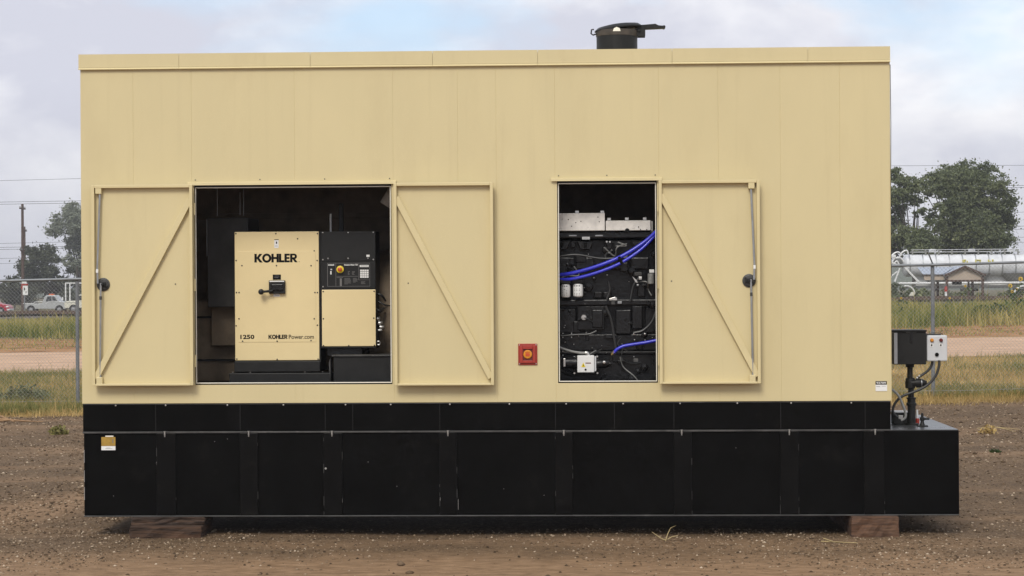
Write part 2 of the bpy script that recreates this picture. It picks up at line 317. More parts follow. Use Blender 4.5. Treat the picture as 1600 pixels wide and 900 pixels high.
def ground_material():
    m = bpy.data.materials.new('gravel_and_dirt'); m.use_nodes = True; nt = m.node_tree; n, l = nt.nodes, nt.links
    b = n['Principled BSDF']; b.inputs['Roughness'].default_value = 0.95; b.inputs['Specular IOR Level'].default_value = 0.15
    t = n.new('ShaderNodeTexCoord'); P = t.outputs['Object']
    def noise(s, d=6, r=0.6, sc=(1, 1, 1)):
        mp = n.new('ShaderNodeMapping'); mp.inputs['Scale'].default_value = sc; l.new(P, mp.inputs[0])
        x = n.new('ShaderNodeTexNoise'); x.inputs['Scale'].default_value = s; x.inputs['Detail'].default_value = d; x.inputs['Roughness'].default_value = r; l.new(mp.outputs[0], x.inputs['Vector']); return x.outputs['Fac']
    def ramp(f, stops):
        r = n.new('ShaderNodeValToRGB'); l.new(f, r.inputs[0]); e = r.color_ramp.elements
        while len(e) < len(stops): e.new(0.5)
        for k, (p, c) in enumerate(stops): e[k].position = p; e[k].color = (*c, 1)
        return r.outputs[0]
    def mix(f, a, c, bl='MIX'):
        x = n.new('ShaderNodeMix'); x.data_type = 'RGBA'; x.blend_type = bl
        if isinstance(f, (int, float)): x.inputs[0].default_value = f
        else: l.new(f, x.inputs[0])
        for s, v in ((x.inputs[6], a), (x.inputs[7], c)):
            if isinstance(v, tuple): s.default_value = (*v, 1)
            else: l.new(v, s)
        return x.outputs[2]
    def math_(op, a, c):
        x = n.new('ShaderNodeMath'); x.operation = op
        for s, v in zip(x.inputs, (a, c)):
            if isinstance(v, (int, float)): s.default_value = v
            else: l.new(v, s)
        return x.outputs[0]
    def step(f, a, c):
        x = n.new('ShaderNodeMapRange'); x.inputs[1].default_value = a; x.inputs[2].default_value = c; l.new(f, x.inputs[0]); return x.outputs[0]
    sp = n.new('ShaderNodeSeparateXYZ'); l.new(P, sp.inputs[0]); X, Y = sp.outputs[0], sp.outputs[1]
    vor = n.new('ShaderNodeTexVoronoi'); vor.inputs['Scale'].default_value = 38; l.new(P, vor.inputs['Vector'])
    sv = n.new('ShaderNodeSeparateColor'); l.new(vor.outputs['Color'], sv.inputs[0])
    pebble = ramp(sv.outputs[0], [(0.0, (.045, .028, .015)), (0.35, (.10, .064, .036)), (0.7, (.16, .107, .062)), (0.93, (.22, .155, .097)), (1.0, (.36, .275, .185))])
    fine = ramp(noise(75, 3, 0.75), [(0.32, (.042, .025, .013)), (0.5, (.14, .09, .05)), (0.70, (.29, .205, .125))])
    gravel = mix(0.55, pebble, fine)
    gravel = mix(0.75, gravel, ramp(noise(0.8, 5, 0.65), [(0.3, (.66, .665, .69)), (0.7, (1.22, 1.20, 1.20))]), 'MULTIPLY')
    tan = ramp(noise(9, 7, 0.7, (0.5, 1, 1)), [(0.3, (.15, .09, .048)), (0.55, (.285, .182, .105)), (0.75, (.38, .25, .15))])
    # bare dirt: wheel-worn front strip, a worn track at the left and loose patches
    front = step(math_('ADD', math_('MULTIPLY', Y, -1.0), math_('MULTIPLY', noise(0.9, 4), 2.4)), 2.05, 3.1)
    d1 = math_('ABSOLUTE', math_('ADD', math_('SUBTRACT', Y, math_('MULTIPLY', math_('ADD', X, 7.6), 2.1)), math_('MULTIPLY', noise(1.3, 4), 1.6)), 0)
    left = math_('MULTIPLY', step(d1, 2.6, 1.2), step(X, -5.2, -5.9))
    patch = step(noise(0.55, 5, 0.55, (0.2, 1.3, 1)), 0.50, 0.60)
    bare = math_('MAXIMUM', math_('MAXIMUM', math_('MULTIPLY', front, 0.92), math_('MULTIPLY', left, 0.85)), math_('MULTIPLY', patch, 0.55))
    yard = mix(bare, gravel, tan)
    # zones along the depth of the yard, edges wandering
    yy = math_('ADD', Y, math_('ADD', math_('MULTIPLY', math_('SUBTRACT', noise(0.45, 5), 0.5), 3.0), math_('MULTIPLY', X, -0.07)))
    verge = ramp(noise(2.2, 6, 0.7), [(0.3, (.17, .11, .04)), (0.5, (.32, .21, .08)), (0.7, (.45, .31, .13))])
    bank = ramp(noise(1.4, 7, 0.7, (0.6, 1, 1)), [(0.32, (.12, .06, .026)), (0.5, (.34, .18, .08)), (0.7, (.44, .26, .13))])
    weeds = ramp(noise(0.6, 5, 0.6), [(0.3, (.06, .062, .022)), (0.7, (.15, .125, .05))])
    c = mix(step(yy, 16.3, 16.9), yard, verge)
    c = mix(step(yy, 44, 44.8), c, bank); c = mix(step(yy, 51.2, 53.0), c, weeds)
    far = ramp(noise(0.05, 5, 0.6), [(0.3, (.08, .075, .035)), (0.7, (.16, .13, .07))]); c = mix(step(Y, 95, 110), c, far)
    l.new(c, b.inputs['Base Color'])
    h = math_('ADD', math_('MULTIPLY', noise(60, 4, 0.7), 0.6), math_('ADD', math_('MULTIPLY', sv.outputs[1], 0.35), math_('MULTIPLY', noise(6, 4), 1.2)))
    bp = n.new('ShaderNodeBump'); bp.inputs['Strength'].default_value = 0.55; bp.inputs['Distance'].default_value = 0.02; l.new(h, bp.inputs['Height']); l.new(bp.outputs[0], b.inputs['Normal'])
    return m
M_ground = ground_material()
V, F = sheet(YS, 0.0); gr = fast_mesh('ground', V, F, M_ground); gr['kind'] = 'structure'; gr['label'] = 'brown gravel yard running out to dry verge and weeds'
gr.data.polygons.foreach_set('use_smooth', [True] * len(gr.data.polygons))
M_road = mat('pink_gravel_road', (.50, .335, .225), 0.95, var=0.22, scale=1.6, detail=9, bump=0.5, bscale=25, stretch=(0.35, 1, 1), spec=0.1)
ry = YS[(YS >= 34) & (YS <= 45)]
V, F = sheet(ry, 0.014); rd = fast_mesh('gravel_road', V, F, M_road); rd['kind'] = 'structure'; rd['label'] = 'pale pinkish gravel road beyond the chain link fence'

# far hills behind the left trees
hv, hf = [], []
hx = np.linspace(-460, 460, 90)
for k, x in enumerate(hx):
    z = 11 + 5 * math.sin(x * 0.013 + 1.2) + 3 * math.sin(x * 0.041)
    hv += [(x, 690, -1), (x, 720, z), (x, 790, -1)]
for k in range(len(hx) - 1):
    a = 3 * k; hf += [(a, a + 3, a + 4, a + 1), (a + 1, a + 4, a + 5, a + 2)]
M_hill = mat('far_hill', (.07, .085, .05), 0.95, var=0.3, scale=0.05)
hl = struct('hills', hv, hf, M_hill)

# ------------------------------------------------------------------ loose stones, grass and weeds (stuff nobody could count)
OCT = np.array([(1, 0, 0), (0, 1, 0), (-1, 0, 0), (0, -1, 0), (0, 0, 1), (0, 0, -1)], float)
OF = np.array([(0, 1, 4), (1, 2, 4), (2, 3, 4), (3, 0, 4), (1, 0, 5), (2, 1, 5), (3, 2, 5), (0, 3, 5)])
def stones(n, xr, yr, smin, smax, keep=None):
    x = RNG.uniform(*xr, n); y = RNG.uniform(*yr, n)
    if keep is not None: k = keep(x, y); x, y = x[k], y[k]; n = len(x)
    s = smin * (smax / smin) ** (RNG.random(n) ** 2.2)
    A = OCT[None] * s[:, None, None] * RNG.uniform(0.6, 1.15, (n, 6, 1)); A[:, :, 2] *= 0.6
    th = RNG.uniform(0, 6.28, n); c, sn = np.cos(th), np.sin(th)
    ax = A[:, :, 0] * c[:, None] - A[:, :, 1] * sn[:, None]; ay = A[:, :, 0] * sn[:, None] + A[:, :, 1] * c[:, None]
    V = np.stack([ax + x[:, None], ay + y[:, None], A[:, :, 2] + (ground_z(x, y) + s * 0.15)[:, None]], -1).reshape(-1, 3)
    F = (OF[None] + (np.arange(n) * 6)[:, None, None]).reshape(-1, 3); return V, F
def joinvf(L):
    V = []; F = []; o = 0
    for v, f in L: V.append(v); F.append(f + o); o += len(v)
    return np.concatenate(V), np.concatenate(F)
M_stone = leafmat('gravel_stones', [(0.0, (.05, .032, .018)), (0.4, (.14, .092, .054)), (0.72, (.22, .155, .098)), (0.90, (.34, .255, .17)), (1.0, (.56, .45, .33))], rough=0.9, trans=0.0)
def notfront(x, y):
    p = np.clip((y + 2.6 + 0.6 * np.sin(x * 0.8) + 0.4 * np.sin(x * 2.3 + 1)) / 1.6, 0.06, 1)
    q = 0.35 + 0.65 * (0.5 + 0.5 * np.sin(x * 0.9 + 1.3 * np.sin(y * 0.7)))
    return RNG.random(len(x)) < p * q
V, F = joinvf([stones(60000, (-8.2, 8.2), (-4.2, 0.6), 0.0045, 0.022, notfront), stones(34000, (-10.5, -4.9), (0.3, 17), 0.007, 0.030, notfront), stones(40000, (3.2, 10.5), (0.3, 17.3), 0.007, 0.030, notfront),
               stones(260, (-9, 9.5), (-3.6, 15), 0.02, 0.055, lambda x, y: (y < -0.2) | (x < -5.3) | (x > 3.9))])
st = fast_mesh('gravel', V, F, M_stone); tag(st, 'loose grey brown gravel stones scattered over the yard', 'gravel', kind='stuff')

def blades(x, y, h, w, lean=0.45, zoff=0.0):
    """three-triangle curved blades"""
    n = len(x); h = np.where(RNG.random(n) < .03, h * RNG.uniform(1.3, 2.0, n), h); th = RNG.uniform(0, 6.28, n); le = RNG.normal(0, lean, n) * h; z0 = ground_z(x, y) - 0.01 + zoff
    ph = RNG.uniform(0, 6.28, n); dx, dy = np.cos(ph) * le, np.sin(ph) * le
    wx, wy = np.cos(th) * w / 2, np.sin(th) * w / 2
    P = np.empty((n, 5, 3))
    for k, (sx, fz, fl) in enumerate([(-1, 0, 0), (1, 0, 0), (-.75, .55, .35), (.75, .55, .35), (0, 1, 1)]):
        P[:, k, 0] = x + sx * wx + dx * fl; P[:, k, 1] = y + sx * wy + dy * fl; P[:, k, 2] = z0 + h * fz * (1 - 0.25 * np.abs(le / h) * fl)
    T = np.array([(0, 1, 3), (0, 3, 2), (2, 3, 4)]); F = (T[None] + (np.arange(n) * 5)[:, None, None]).reshape(-1, 3)
    return P.reshape(-1, 3), F
def scatter(n, ang, yr, clump=None, ypow=1.0):
    """random spots in the wedges of ground seen to the left and right of the enclosure; ang = x/(y+20)"""
    y = yr[0] + (yr[1] - yr[0]) * RNG.random(n) ** ypow
    a = RNG.uniform(*ang, n); x = a * (y + 20)
    if clump is not None: k = RNG.random(n) < clump(x, y); x, y = x[k], y[k]
    return x, y
LW, RW = (-0.31, -0.205), (0.10, 0.245)
def pn(x, y, s, o=0.0): return np.array([mnoise.noise(Vector((a * s + o, b * s * 0.8, o))) for a, b in zip(x, y)]) * 0.5 + 0.5
M_dry = leafmat('dry_grass', [(0.0, (.18, .13, .04)), (0.35, (.37, .26, .095)), (0.7, (.57, .40, .16)), (1.0, (.74, .55, .27))], patch=0.5)
M_olive = leafmat('olive_grass', [(0.0, (.06, .09, .02)), (0.45, (.17, .18, .055)), (0.8, (.36, .295, .11)), (1.0, (.58, .44, .19))], patch=0.7)
M_weed = leafmat('green_weeds', [(0.0, (.045, .085, .012)), (0.3, (.14, .17, .03)), (0.6, (.32, .28, .08)), (1.0, (.64, .50, .20))], patch=0.35)
L = []
for wdg, n in ((LW, 26000), (RW, 34000)):
    x, y = scatter(n, wdg, (15.9, 33.5), lambda x, y: np.clip(0.25 + 1.1 * pn(x, y, 0.55, 3.1), 0, 1) * np.clip((y - 0.07 * x - 15.6) / 1.0, 0, 1)); L.append(blades(x, y, RNG.uniform(0.04, 0.18, len(x)), 0.012, 0.8))
    x, y = scatter(9000 if wdg is RW else 3500, wdg, (15.6, 18.4), lambda x, y: np.clip((y - 0.07 * x - 15.9 + 1.8 * (pn(x, y, .8, 2.2) - .5)) / 0.5, 0, 1) * np.clip((18.5 - y) / 1.2, 0, 1)); L.append(blades(x, y, RNG.uniform(0.03, 0.13, len(x)), 0.010, 1.0))
V, F = joinvf(L); o = fast_mesh('dry_grass', V, F, M_dry); tag(o, 'straw coloured dry grass along the fence verge', 'grass', kind='stuff')
L = []
for wdg, n in ((LW, 44000), (RW, 46000)):
    x, y = scatter(n, wdg, (16.2 if wdg is LW else 17.4, 33.0), lambda x, y: np.clip((pn(x, y, 0.4, 8.3) - 0.38) * 4, 0.08, 1), 1.15); L.append(blades(x, y, RNG.uniform(0.04, 0.34, len(x)) ** 1.25 * 1.1, 0.012, 0.6))
V, F = joinvf(L); o = fast_mesh('olive_grass', V, F, M_olive); tag(o, 'olive green grass between the fence and the gravel road', 'grass', kind='stuff')
L = []
for wdg, n in ((LW, 30000), (RW, 44000)):
    x, y = scatter(n, wdg, (49.5, 76.0), lambda x, y: np.clip((y - 51.2 + 2.5 * (pn(x, y, .35, 4.4) - .5)) / 2.5, 0, 1) * np.clip(-.1 + 1.5 * pn(x, y, 0.3, 1.3), 0.05, 1), 1.3); L.append(blades(x, y, RNG.uniform(0.12, 0.7, len(x)) * np.clip(0.5 + pn(x, y, 0.3, 5.5), 0.4, 1.4) * np.clip((82 - y) / 14, .35, 1) * (0.75 if wdg is LW else 1), 0.03, 0.45))
    x, y = scatter(900, wdg, (46, 50.5)); L.append(blades(x, y, RNG.uniform(0.05, 0.18, len(x)), 0.03, 0.6))
V, F = joinvf(L); o = fast_mesh('green_weeds', V, F, M_weed); tag(o, 'tall green and yellow weeds beyond the gravel road', 'weeds', kind='stuff')

# a few countable plants
def bush(name, label, c, rx, rz, n, stops_m, leaf=0.05, h=None, cat='bush', group=None):
    t = thing(name, label, cat, (c[0], c[1], float(ground_z(c[0], c[1]))), group)
    u = RNG.normal(0, 1, (n, 3)); u /= np.linalg.norm(u, axis=1)[:, None]; u *= (RNG.random(n) ** 0.45)[:, None]
    P = np.stack([u[:, 0] * rx, u[:, 1] * rx * 0.8, np.abs(u[:, 2]) * rz * (0.75 + 0.5 * RNG.random(n))], -1)
    fol = leaf_cloud(P, leaf, t, 'foliage', stops_m)
    b = MB()
    for k in range(7):
        a = RNG.uniform(0, 6.28); b.tube([(c[0], c[1], t.location.z - 0.02), (c[0] + math.cos(a) * rx * .35, c[1] + math.sin(a) * rx * .3, t.location.z + rz * .4), (c[0] + math.cos(a) * rx * .7, c[1] + math.sin(a) * rx * .5, t.location.z + rz * .8)], [0.012, 0.008, 0.003], 4)
    b.build('stem', M_pole, t); return t
def leaf_cloud(P, size, parent, name, m, flat=0.0):
    n = len(P); s = size * RNG.uniform(0.6, 1.3, n)
    a = RNG.normal(0, 1, (n, 3)); a /= np.linalg.norm(a, axis=1)[:, None]; q = RNG.normal(0, 1, (n, 3)); b = np.cross(a, q); b /= np.linalg.norm(b, axis=1)[:, None]
    a *= s[:, None]; b *= (s * 0.55)[:, None]
    V = np.stack([P - a, P + b * 0.9 - a * 0.1, P + a, P - b], 1).reshape(-1, 3); F = np.arange(n * 4).reshape(n, 4)
    return fast_mesh(name, V, F, m, parent)
M_bluebush = leafmat('grey_green_bush', [(0, (.07, .09, .045)), (.6, (.16, .18, .09)), (1, (.30, .29, .16))])
M_dkbush = leafmat('deep_green_bush', [(0, (.02, .045, .01)), (.6, (.05, .09, .02)), (1, (.11, .15, .04))])
M_tuft = leafmat('yellow_green_tuft', [(0, (.12, .12, .03)), (.6, (.24, .22, .07)), (1, (.38, .33, .14))])
p = at(40, 622, 19.6); bush('low_bush', 'low grey green bush behind the fence left of the enclosure', (p.x, p.y), .55, .36, 1300, M_bluebush, .035)
p = at(1552, 503, 54.5); bush('low_bush', 'dark green bush among weeds beyond the road at right', (p.x, p.y), 1.1, .62, 2200, M_dkbush, .09)
p = at(92, 690, 12.0); bush('weed_tuft', 'small yellow green tuft on the gravel left of the tank', (p.x, p.y), .16, .14, 260, M_tuft, .035, cat='weed')
p = at(1545, 698, 11.0); bush('weed_tuft', 'dry straw tuft on the gravel right of the tank', (p.x, p.y), .15, .12, 120, M_dry, .03, cat='weed')
p = at(1555, 732, 8.2); bush('weed_tuft', 'tiny bright green sprig on the gravel right of the tank', (p.x, p.y), .09, .05, 90, M_dkbush, .025, cat='weed')
M_twig = mat('dry_twig', (.30, .18, .09), 0.8, var=0.2, scale=10); M_straw = mat('dry_straw', (.40, .31, .15), 0.8, var=0.2, scale=10)
def sticks(name, label, c, pts, r, m):
    t = thing(name, label, 'twig', (c[0], c[1], float(ground_z(c[0], c[1]))))
    for k, path in enumerate(pts):
        b = MB(); b.tube([(c[0] + x, c[1] + y, float(ground_z(c[0] + x, c[1] + y)) + z) for x, y, z in path], [r * (1 - 0.25 * i) for i in range(len(path))], 5); b.build('twig', m, t)
p = at(25, 662, 14.6); sticks('fallen_branch', 'reddish dead branch lying on gravel at the left edge', p, [[(-.9, .5, .03), (-.2, .05, .05), (.15, -.1, .03), (.5, -.12, .01)], [(-.6, -.15, .02), (-.1, 0, .04), (.2, -.1, .02)], [(-.35, .3, .08), (-.15, .05, .05), (0, -.1, .02)]], .022, M_twig)
p = at(1040, 836, -.30); sticks('dry_sprig', 'dry curved straw sprig in front of the tank', p, [[(0, 0, .0), (.02, .01, .06), (.05, .02, .12), (.10, .02, .14)], [(0, 0, 0), (-.06, 0, .03), (-.13, .01, .08)], [(.02, 0, .01), (.06, .0, .035), (.12, -.02, .05)]], .006, M_straw)
p = at(1310, 851, -.55); sticks('dry_stalk', 'thin straw stalk lying before the right timber block', p, [[(-.16, .03, .02), (0, 0, .015), (.18, -.04, .01)], [(-.14, .02, .05), (-.05, 0, .02)]], .006, M_straw)
p = at(1560, 690, 11.5); sticks('dry_stalk', 'thin straw stalk lying on gravel right of the tank', p, [[(-.3, .1, .02), (0, .12, .03), (.32, -.04, .01)], [(0, .1, .03), (.1, -.1, .02), (.18, -.4, .01)]], .008, M_straw)
# ------------------------------------------------------------------ the generator enclosure
XL, XR, XE, ZB, ZK, ZM, ZC, ZT, DEP = -5.0145, 2.9552, 3.6123, 0.20, 1.040, 1.3214, 4.6366, 4.7814, 2.4
def fx(px, py=450, Y=0): return at(px, py, Y).x
def fz(py, px=700, Y=0): return at(px, py, Y).z
enc = thing('generator_enclosure', 'long cream steel generator enclosure with three doors swung open', 'generator', ((XL + XR) / 2, DEP / 2, ZK + .003))
O1 = rect(301.5, 288, 614.5, 601, 0); O2 = rect(869, 282, 1029.5, 598.5, 0)       # openings x0, x1, z0, z1
seams = [XL] + [fx(p, 190) for p in (208, 300)] + [fx(460, 190), fx(616, 190), fx(715, 190), fx(775, 190), fx(871, 190), fx(1028.5, 190), fx(1122, 190), fx(1219, 190), fx(1312, 190)] + [XR]
seams[2] = O1[0] - .006; seams[4] = O1[1] + .006; seams[7] = O2[0] - .006; seams[8] = O2[1] + .006
G = .0006
def wall_panel(x0, x1, z0, z1, dy=0.0):
    part('wall_panel', M_cream, enc, lambda b: b.box(x0 + G, x1 - G, dy, .03 + dy, z0, z1), bevel=.0015, seg=1)
for i in range(len(seams) - 1):
    a, c = seams[i], seams[i + 1]; dy = random.uniform(-.0004, .0004)
    if i in (2, 3): o = O1
    elif i == 7: o = O2
    else: wall_panel(a, c, ZM, ZC + .05, dy); continue
    wall_panel(a, c, o[3], ZC + .05, dy); wall_panel(a, c, ZM, o[2], dy)
def backing(b):
    for x in seams[1:-1]: b.box(x - .02, x + .02, .0018, .035, ZM + .002, ZC + .04) if not (O1[0] < x < O1[1]) else b.box(x - .02, x + .02, .0018, .035, O1[3] + .003, ZC + .04).box(x - .02, x + .02, .0018, .035, ZM + .002, O1[2] - .003)
part('panel_frame', M_cream, enc, backing)
part('end_wall', M_cream, enc, lambda b: b.box(XL + .001, XL + .04, .0315, DEP, ZM, ZC + .05))
part('end_wall', M_cream, enc, lambda b: b.box(XR - .04, XR - .001, .0315, DEP, ZM, ZC + .05))
part('back_wall', M_cream, enc, lambda b: b.box(XL + .041, XR - .041, DEP - .04, DEP, ZM, ZC + .05))
part('floor_plate', M_black2, enc, lambda b: b.box(XL + .042, XR - .042, .06, DEP - .045, ZM - .02, ZM + .01))
part('roof_deck', M_cream2, enc, lambda b: b.box(XL + .01, XR - .01, .01, DEP - .01, ZC + .052, ZT - .02))
# roof edge flashing in lengths, each with a bent hem
js = [XL - .014] + [fx(p, 90) for p in (280, 485, 676, 840, 1050, 1262)] + [XR + .008]
for i in range(7):
    a, c = js[i] + .0015, js[i + 1] - .0015; ov = .0015 * (i % 2)
    f = part('roof_flashing', M_cream, enc, lambda b: b.box(a, c, -.018 - ov, -.010 - ov, ZC + .012, ZT))
    part('flashing_hem', M_cream2, f, lambda b: b.prism([(-.018 - ov, ZC + .010), (-.032 - ov, ZC - .004), (-.030 - ov, ZC - .010), (-.010 - ov, ZC + .004)], a, c, 'x'))
for x0, x1 in ((XL - .014, XL - .002), (XR + .002, XR + .008)):
    part('roof_flashing', M_cream, enc, lambda b: b.box(x0, x1, -.009, DEP + .01, ZC, ZT - .001))
part('corner_trim', M_cream2, enc, lambda b: b.box(XR + .0005, XR + .006, .004, .05, ZM, ZC - .002))
# linings seen through the doorways
part('back_lining', M_inner, enc, lambda b: b.box(XL + .3, XR - .3, DEP - .075, DEP - .045, ZM + .012, ZC + .04))
part('ceiling_lining', M_perf, enc, lambda b: b.box(XL + .05, XR - .05, .06, DEP - .08, ZC - .05, ZC + .03))
for z in (ZM + .45, ZM + .95, ZM + 1.9):
    part('wall_girt', M_inner, enc, lambda b: b.box(XL + .3, fx(700), DEP - .12, DEP - .077, z, z + .06), bevel=.004)
part('partition', M_inner, enc, lambda b: b.box(fx(740), fx(740) + .04, .12, DEP - .08, ZM + .012, ZC - .06))
part('front_lining', M_perf, enc, lambda b: b.box(XL + .05, XR - .05, .04, .052, O1[3] + .05, ZC - .06))
# door openings: dark gasket, pale edge trim, drip rail above
for o in (O1, O2):
    x0, x1, z0, z1 = o
    def gask(b):
        b.box(x0 - .012, x0 + .018, .032, .09, z0 - .01, z1 + .01); b.box(x1 - .018, x1 + .012, .032, .09, z0 - .01, z1 + .01)
        b.box(x0 + .019, x1 - .019, .032, .09, z1 - .022, z1 + .01); b.box(x0 + .019, x1 - .019, .032, .09, z0 - .01, z0 + .018)
    part('door_gasket', M_gasket, enc, gask, bevel=.004)
    def sl(b):
        e, g = .022, .009
        b.box(x0 + e, x0 + e + g, .020, .031, z0 + e, z1 - e - .002); b.box(x1 - e - g, x1 - e, .020, .031, z0 + e, z1 - e - .002)
        b.box(x0 + e, x1 - e, .0185, .030, z1 - e - g, z1 - e); b.box(x0 + e, x1 - e, .0185, .030, z0 + e - g, z0 + e)
    part('edge_trim', M_seal, enc, sl, bevel=.002)
    dr = part('drip_rail', M_cream2, enc, lambda b: b.prism([(-.003, z1 + .030), (-.028, z1 + .022), (-.030, z1 - .004), (-.024, z1 - .004), (-.022, z1 + .014), (-.003, z1 + .018)], x0 - .045, x1 + .035, 'x'))
    def scr(b):
        n = max(3, int((x1 - x0) / .4))
        for k in range(n): b.lathe([(.006, -.006), (.006, .002)], (x0 + .03 + (x1 - x0 - .06) * k / (n - 1), 0, z1 + .05), 8, 'y')
    part('rivet', M_edge, enc, scr, kind='stuff')
# doors: pan with turned rim, diagonal brace, locking rods, hinges
def door(label, r, hinge_left, rods, sw, top_sag=0.0):
    x0, x1, z0, z1 = r; yb, yp, yf = -.052, -.064, -.120
    d = part('door', M_cream, enc, lambda b: b.box(x0 + .004, x1 - .004, yp, yb, z0 + .004, z1 - .004)); d['label'] = label
    w = .030
    def rim(b):
        b.box(x0, x0 + w, yf, yp - .001, z0, z1); b.box(x1 - w, x1, yf, yp - .001, z0, z1)
        b.box(x0 + w + .0005, x1 - w - .0005, yf + .0012, yp - .001, z1 - .028, z1 + .0015); b.box(x0 + w + .0005, x1 - w - .0005, yf + .0012, yp - .001, z0 - .0015, z0 + .018)
    part('door_rim', M_cream2, d, rim, bevel=.003)
    if hinge_left: p0, p1 = (x0 + w * .8, z1 - .14), (x1 - w * 1.0, z0 + .07)
    else: p0, p1 = (x1 - w * .8, z1 - .14), (x0 + w * 1.0, z0 + .07)
    part('brace', M_cream2, d, lambda b: b.bar(p0, p1, .058, yf + .012, yp - .004), bevel=.003)
    hx = x0 if hinge_left else x1
    for k in range(3):
        zz = z0 + (z1 - z0) * (.12 + .38 * k)
        part('hinge', M_cream2, d, lambda b: b.cyl((hx + (-.006 if hinge_left else .006), -.045, zz - .06), (hx + (-.006 if hinge_left else .006), -.045, zz + .06), .011, n=10))
    hy = (x0 + x1) / 2
    part('peg_hole', M_edge, d, lambda b: b.lathe([(.007, -.002), (.007, .001)], (hy + (sw * .32), yp - .001, (z0 + z1) / 2 + .01), 8, 'y'))
    if rods:
        fxx = x0 if not hinge_left else x1; s = 1 if not hinge_left else -1
        lx, lz = fxx + s * .105, (z0 + z1) / 2 + .01
        lt = part('latch_plate', M_edge, d, lambda b: b.lathe([(.066, 0), (.066, -.008), (.05, -.012), (.048, -.02), (.02, -.022)], (lx, yp - .001, lz), 22, 'y'))
        def cam_(b):
            b.box(lx - .04, lx + .03, yp - .04, yp - .024, lz - .018, lz + .022); b.cyl((lx, yp - .055, lz), (lx, yp - .02, lz), .014, n=10); b.bar((lx - .045, lz + .03), (lx + .045, lz - .03), .018, yp - .034, yp - .026)
        part('latch_cam', M_black2, lt, cam_, bevel=.003)
        part('lock_rod', M_steel, d, lambda b: b.tube([(lx - s * .045, yp - .046, lz + .01), (lx - s * .05, yp - .042, lz + .16), (lx - s * .022, yp - .034, z1 - .09)], .0105, 8))
        part('lock_rod', M_steel, d, lambda b: b.tube([(lx - s * .015, yp - .046, lz + .015), (lx - s * .018, yp - .044, lz - .12), (lx - s * .03, yp - .034, z0 + .06)], .0105, 8))
        part('rod_clip', M_wprint, d, lambda b: b.box(lx - s * .05 - .011, lx - s * .05 + .011, yp - .058, yp - .034, lz + .115, lz + .15), bevel=.002)
        part('rod_clip', M_edge, d, lambda b: b.box(lx - s * .018 - .012, lx - s * .018 + .012, yp - .058, yp - .034, lz - .15, lz - .115), bevel=.002)
        for zz, q in ((z1 - .075, .085), (z0 + .018, .085)):
            part('rod_guide', M_cream2, d, lambda b: b.box(lx - .035 - s * .03, lx + .025 - s * .03, yf + .004, yp - .002, zz - .01, zz + q - .02), bevel=.004)
D1 = rect(143, 289, 301, 602.5, -.12); D2 = rect(615.5, 285.5, 771, 602, -.12); D3 = rect(1030, 281.5, 1188, 599.5, -.12)
door('cream door leaf with lock rods left of the control panel', D1, False, True, 1)
door('cream door leaf with a plain diagonal brace and no rods', D2, True, False, -1.1)
door('cream door leaf with lock rods right of the engine', D3, True, True, -1.15)
# break-glass stop station
sx0, sx1, sz0, sz1 = rect(809.5, 537, 839.5, 570.5, -.03)
sb = part('stop_station', M_red, enc, lambda b: b.box(sx0, sx1, -.012, -.001, sz0, sz1), bevel=.004); sb['label'] = 'red emergency stop station'
sxm, szm = (sx0 + sx1) / 2, (sz0 + sz1) / 2
def frm(b):
    w = .033
    b.box(sx0 + .016, sx0 + w + .012, -.030, -.0125, sz0 + .02, sz1 - .02); b.box(sx1 - w - .012, sx1 - .016, -.030, -.0125, sz0 + .02, sz1 - .02)
    b.box(sx0 + w + .013, sx1 - w - .013, -.029, -.0125, sz1 - w - .02, sz1 - .02); b.box(sx0 + w + .013, sx1 - w - .013, -.029, -.0125, sz0 + .02, sz0 + w + .012)
part('stop_frame', M_red, sb, frm, bevel=.003)
part('stop_recess', M_dred, sb, lambda b: b.box(sx0 + .04, sx1 - .04, -.0165, -.0125, sz0 + .04, sz1 - .04))
part('stop_button', M_amber, sb, lambda b: b.lathe([(.043, -.017), (.043, -.027), (.036, -.033)], (sxm, 0, szm), 24, 'y'))
part('button_mark', M_orange, sb, lambda b: b.box(sxm - .02, sxm + .02, -.0355, -.0325, szm - .018, szm + .012).box(sxm - .024, sxm + .024, -.0350, -.0325, szm + .019, szm + .024))
part('screw', M_bolt, sb, lambda b: [b.lathe([(.006, -.0125), (.006, -.016)], (x, 0, z), 8, 'y') for x in (sx0 + .012, sx1 - .012) for z in (sz0 + .012, sz1 - .012)], kind='stuff')
# stock number sticker
lx0, lx1, lz0, lz1 = rect(1368, 595.5, 1386, 611, 0)
part('sticker', M_wprint, enc, lambda b: b.box(lx0, lx1, -.0045, -.0022, lz0, lz0 + (lz1 - lz0) * .64)); part('sticker', M_print, enc, lambda b: b.box(lx0, lx1 - .003, -.0045, -.0022, lz0 + (lz1 - lz0) * .645, lz1))
text_mesh('sticker_number', '92709', lx0 + .008, lz0 + (lz1 - lz0) * .71, .022, lx1 - lx0 - .02, -.0052, M_wprint, enc, .02)
part('sticker_line', M_gprint, enc, lambda b: b.box(lx0 + .006, lx0 + .045, -.0052, -.0046, lz0 + .042, lz0 + .046).box(lx0 + .06, lx1 - .012, -.0052, -.0046, lz0 + .046, lz0 + .049))
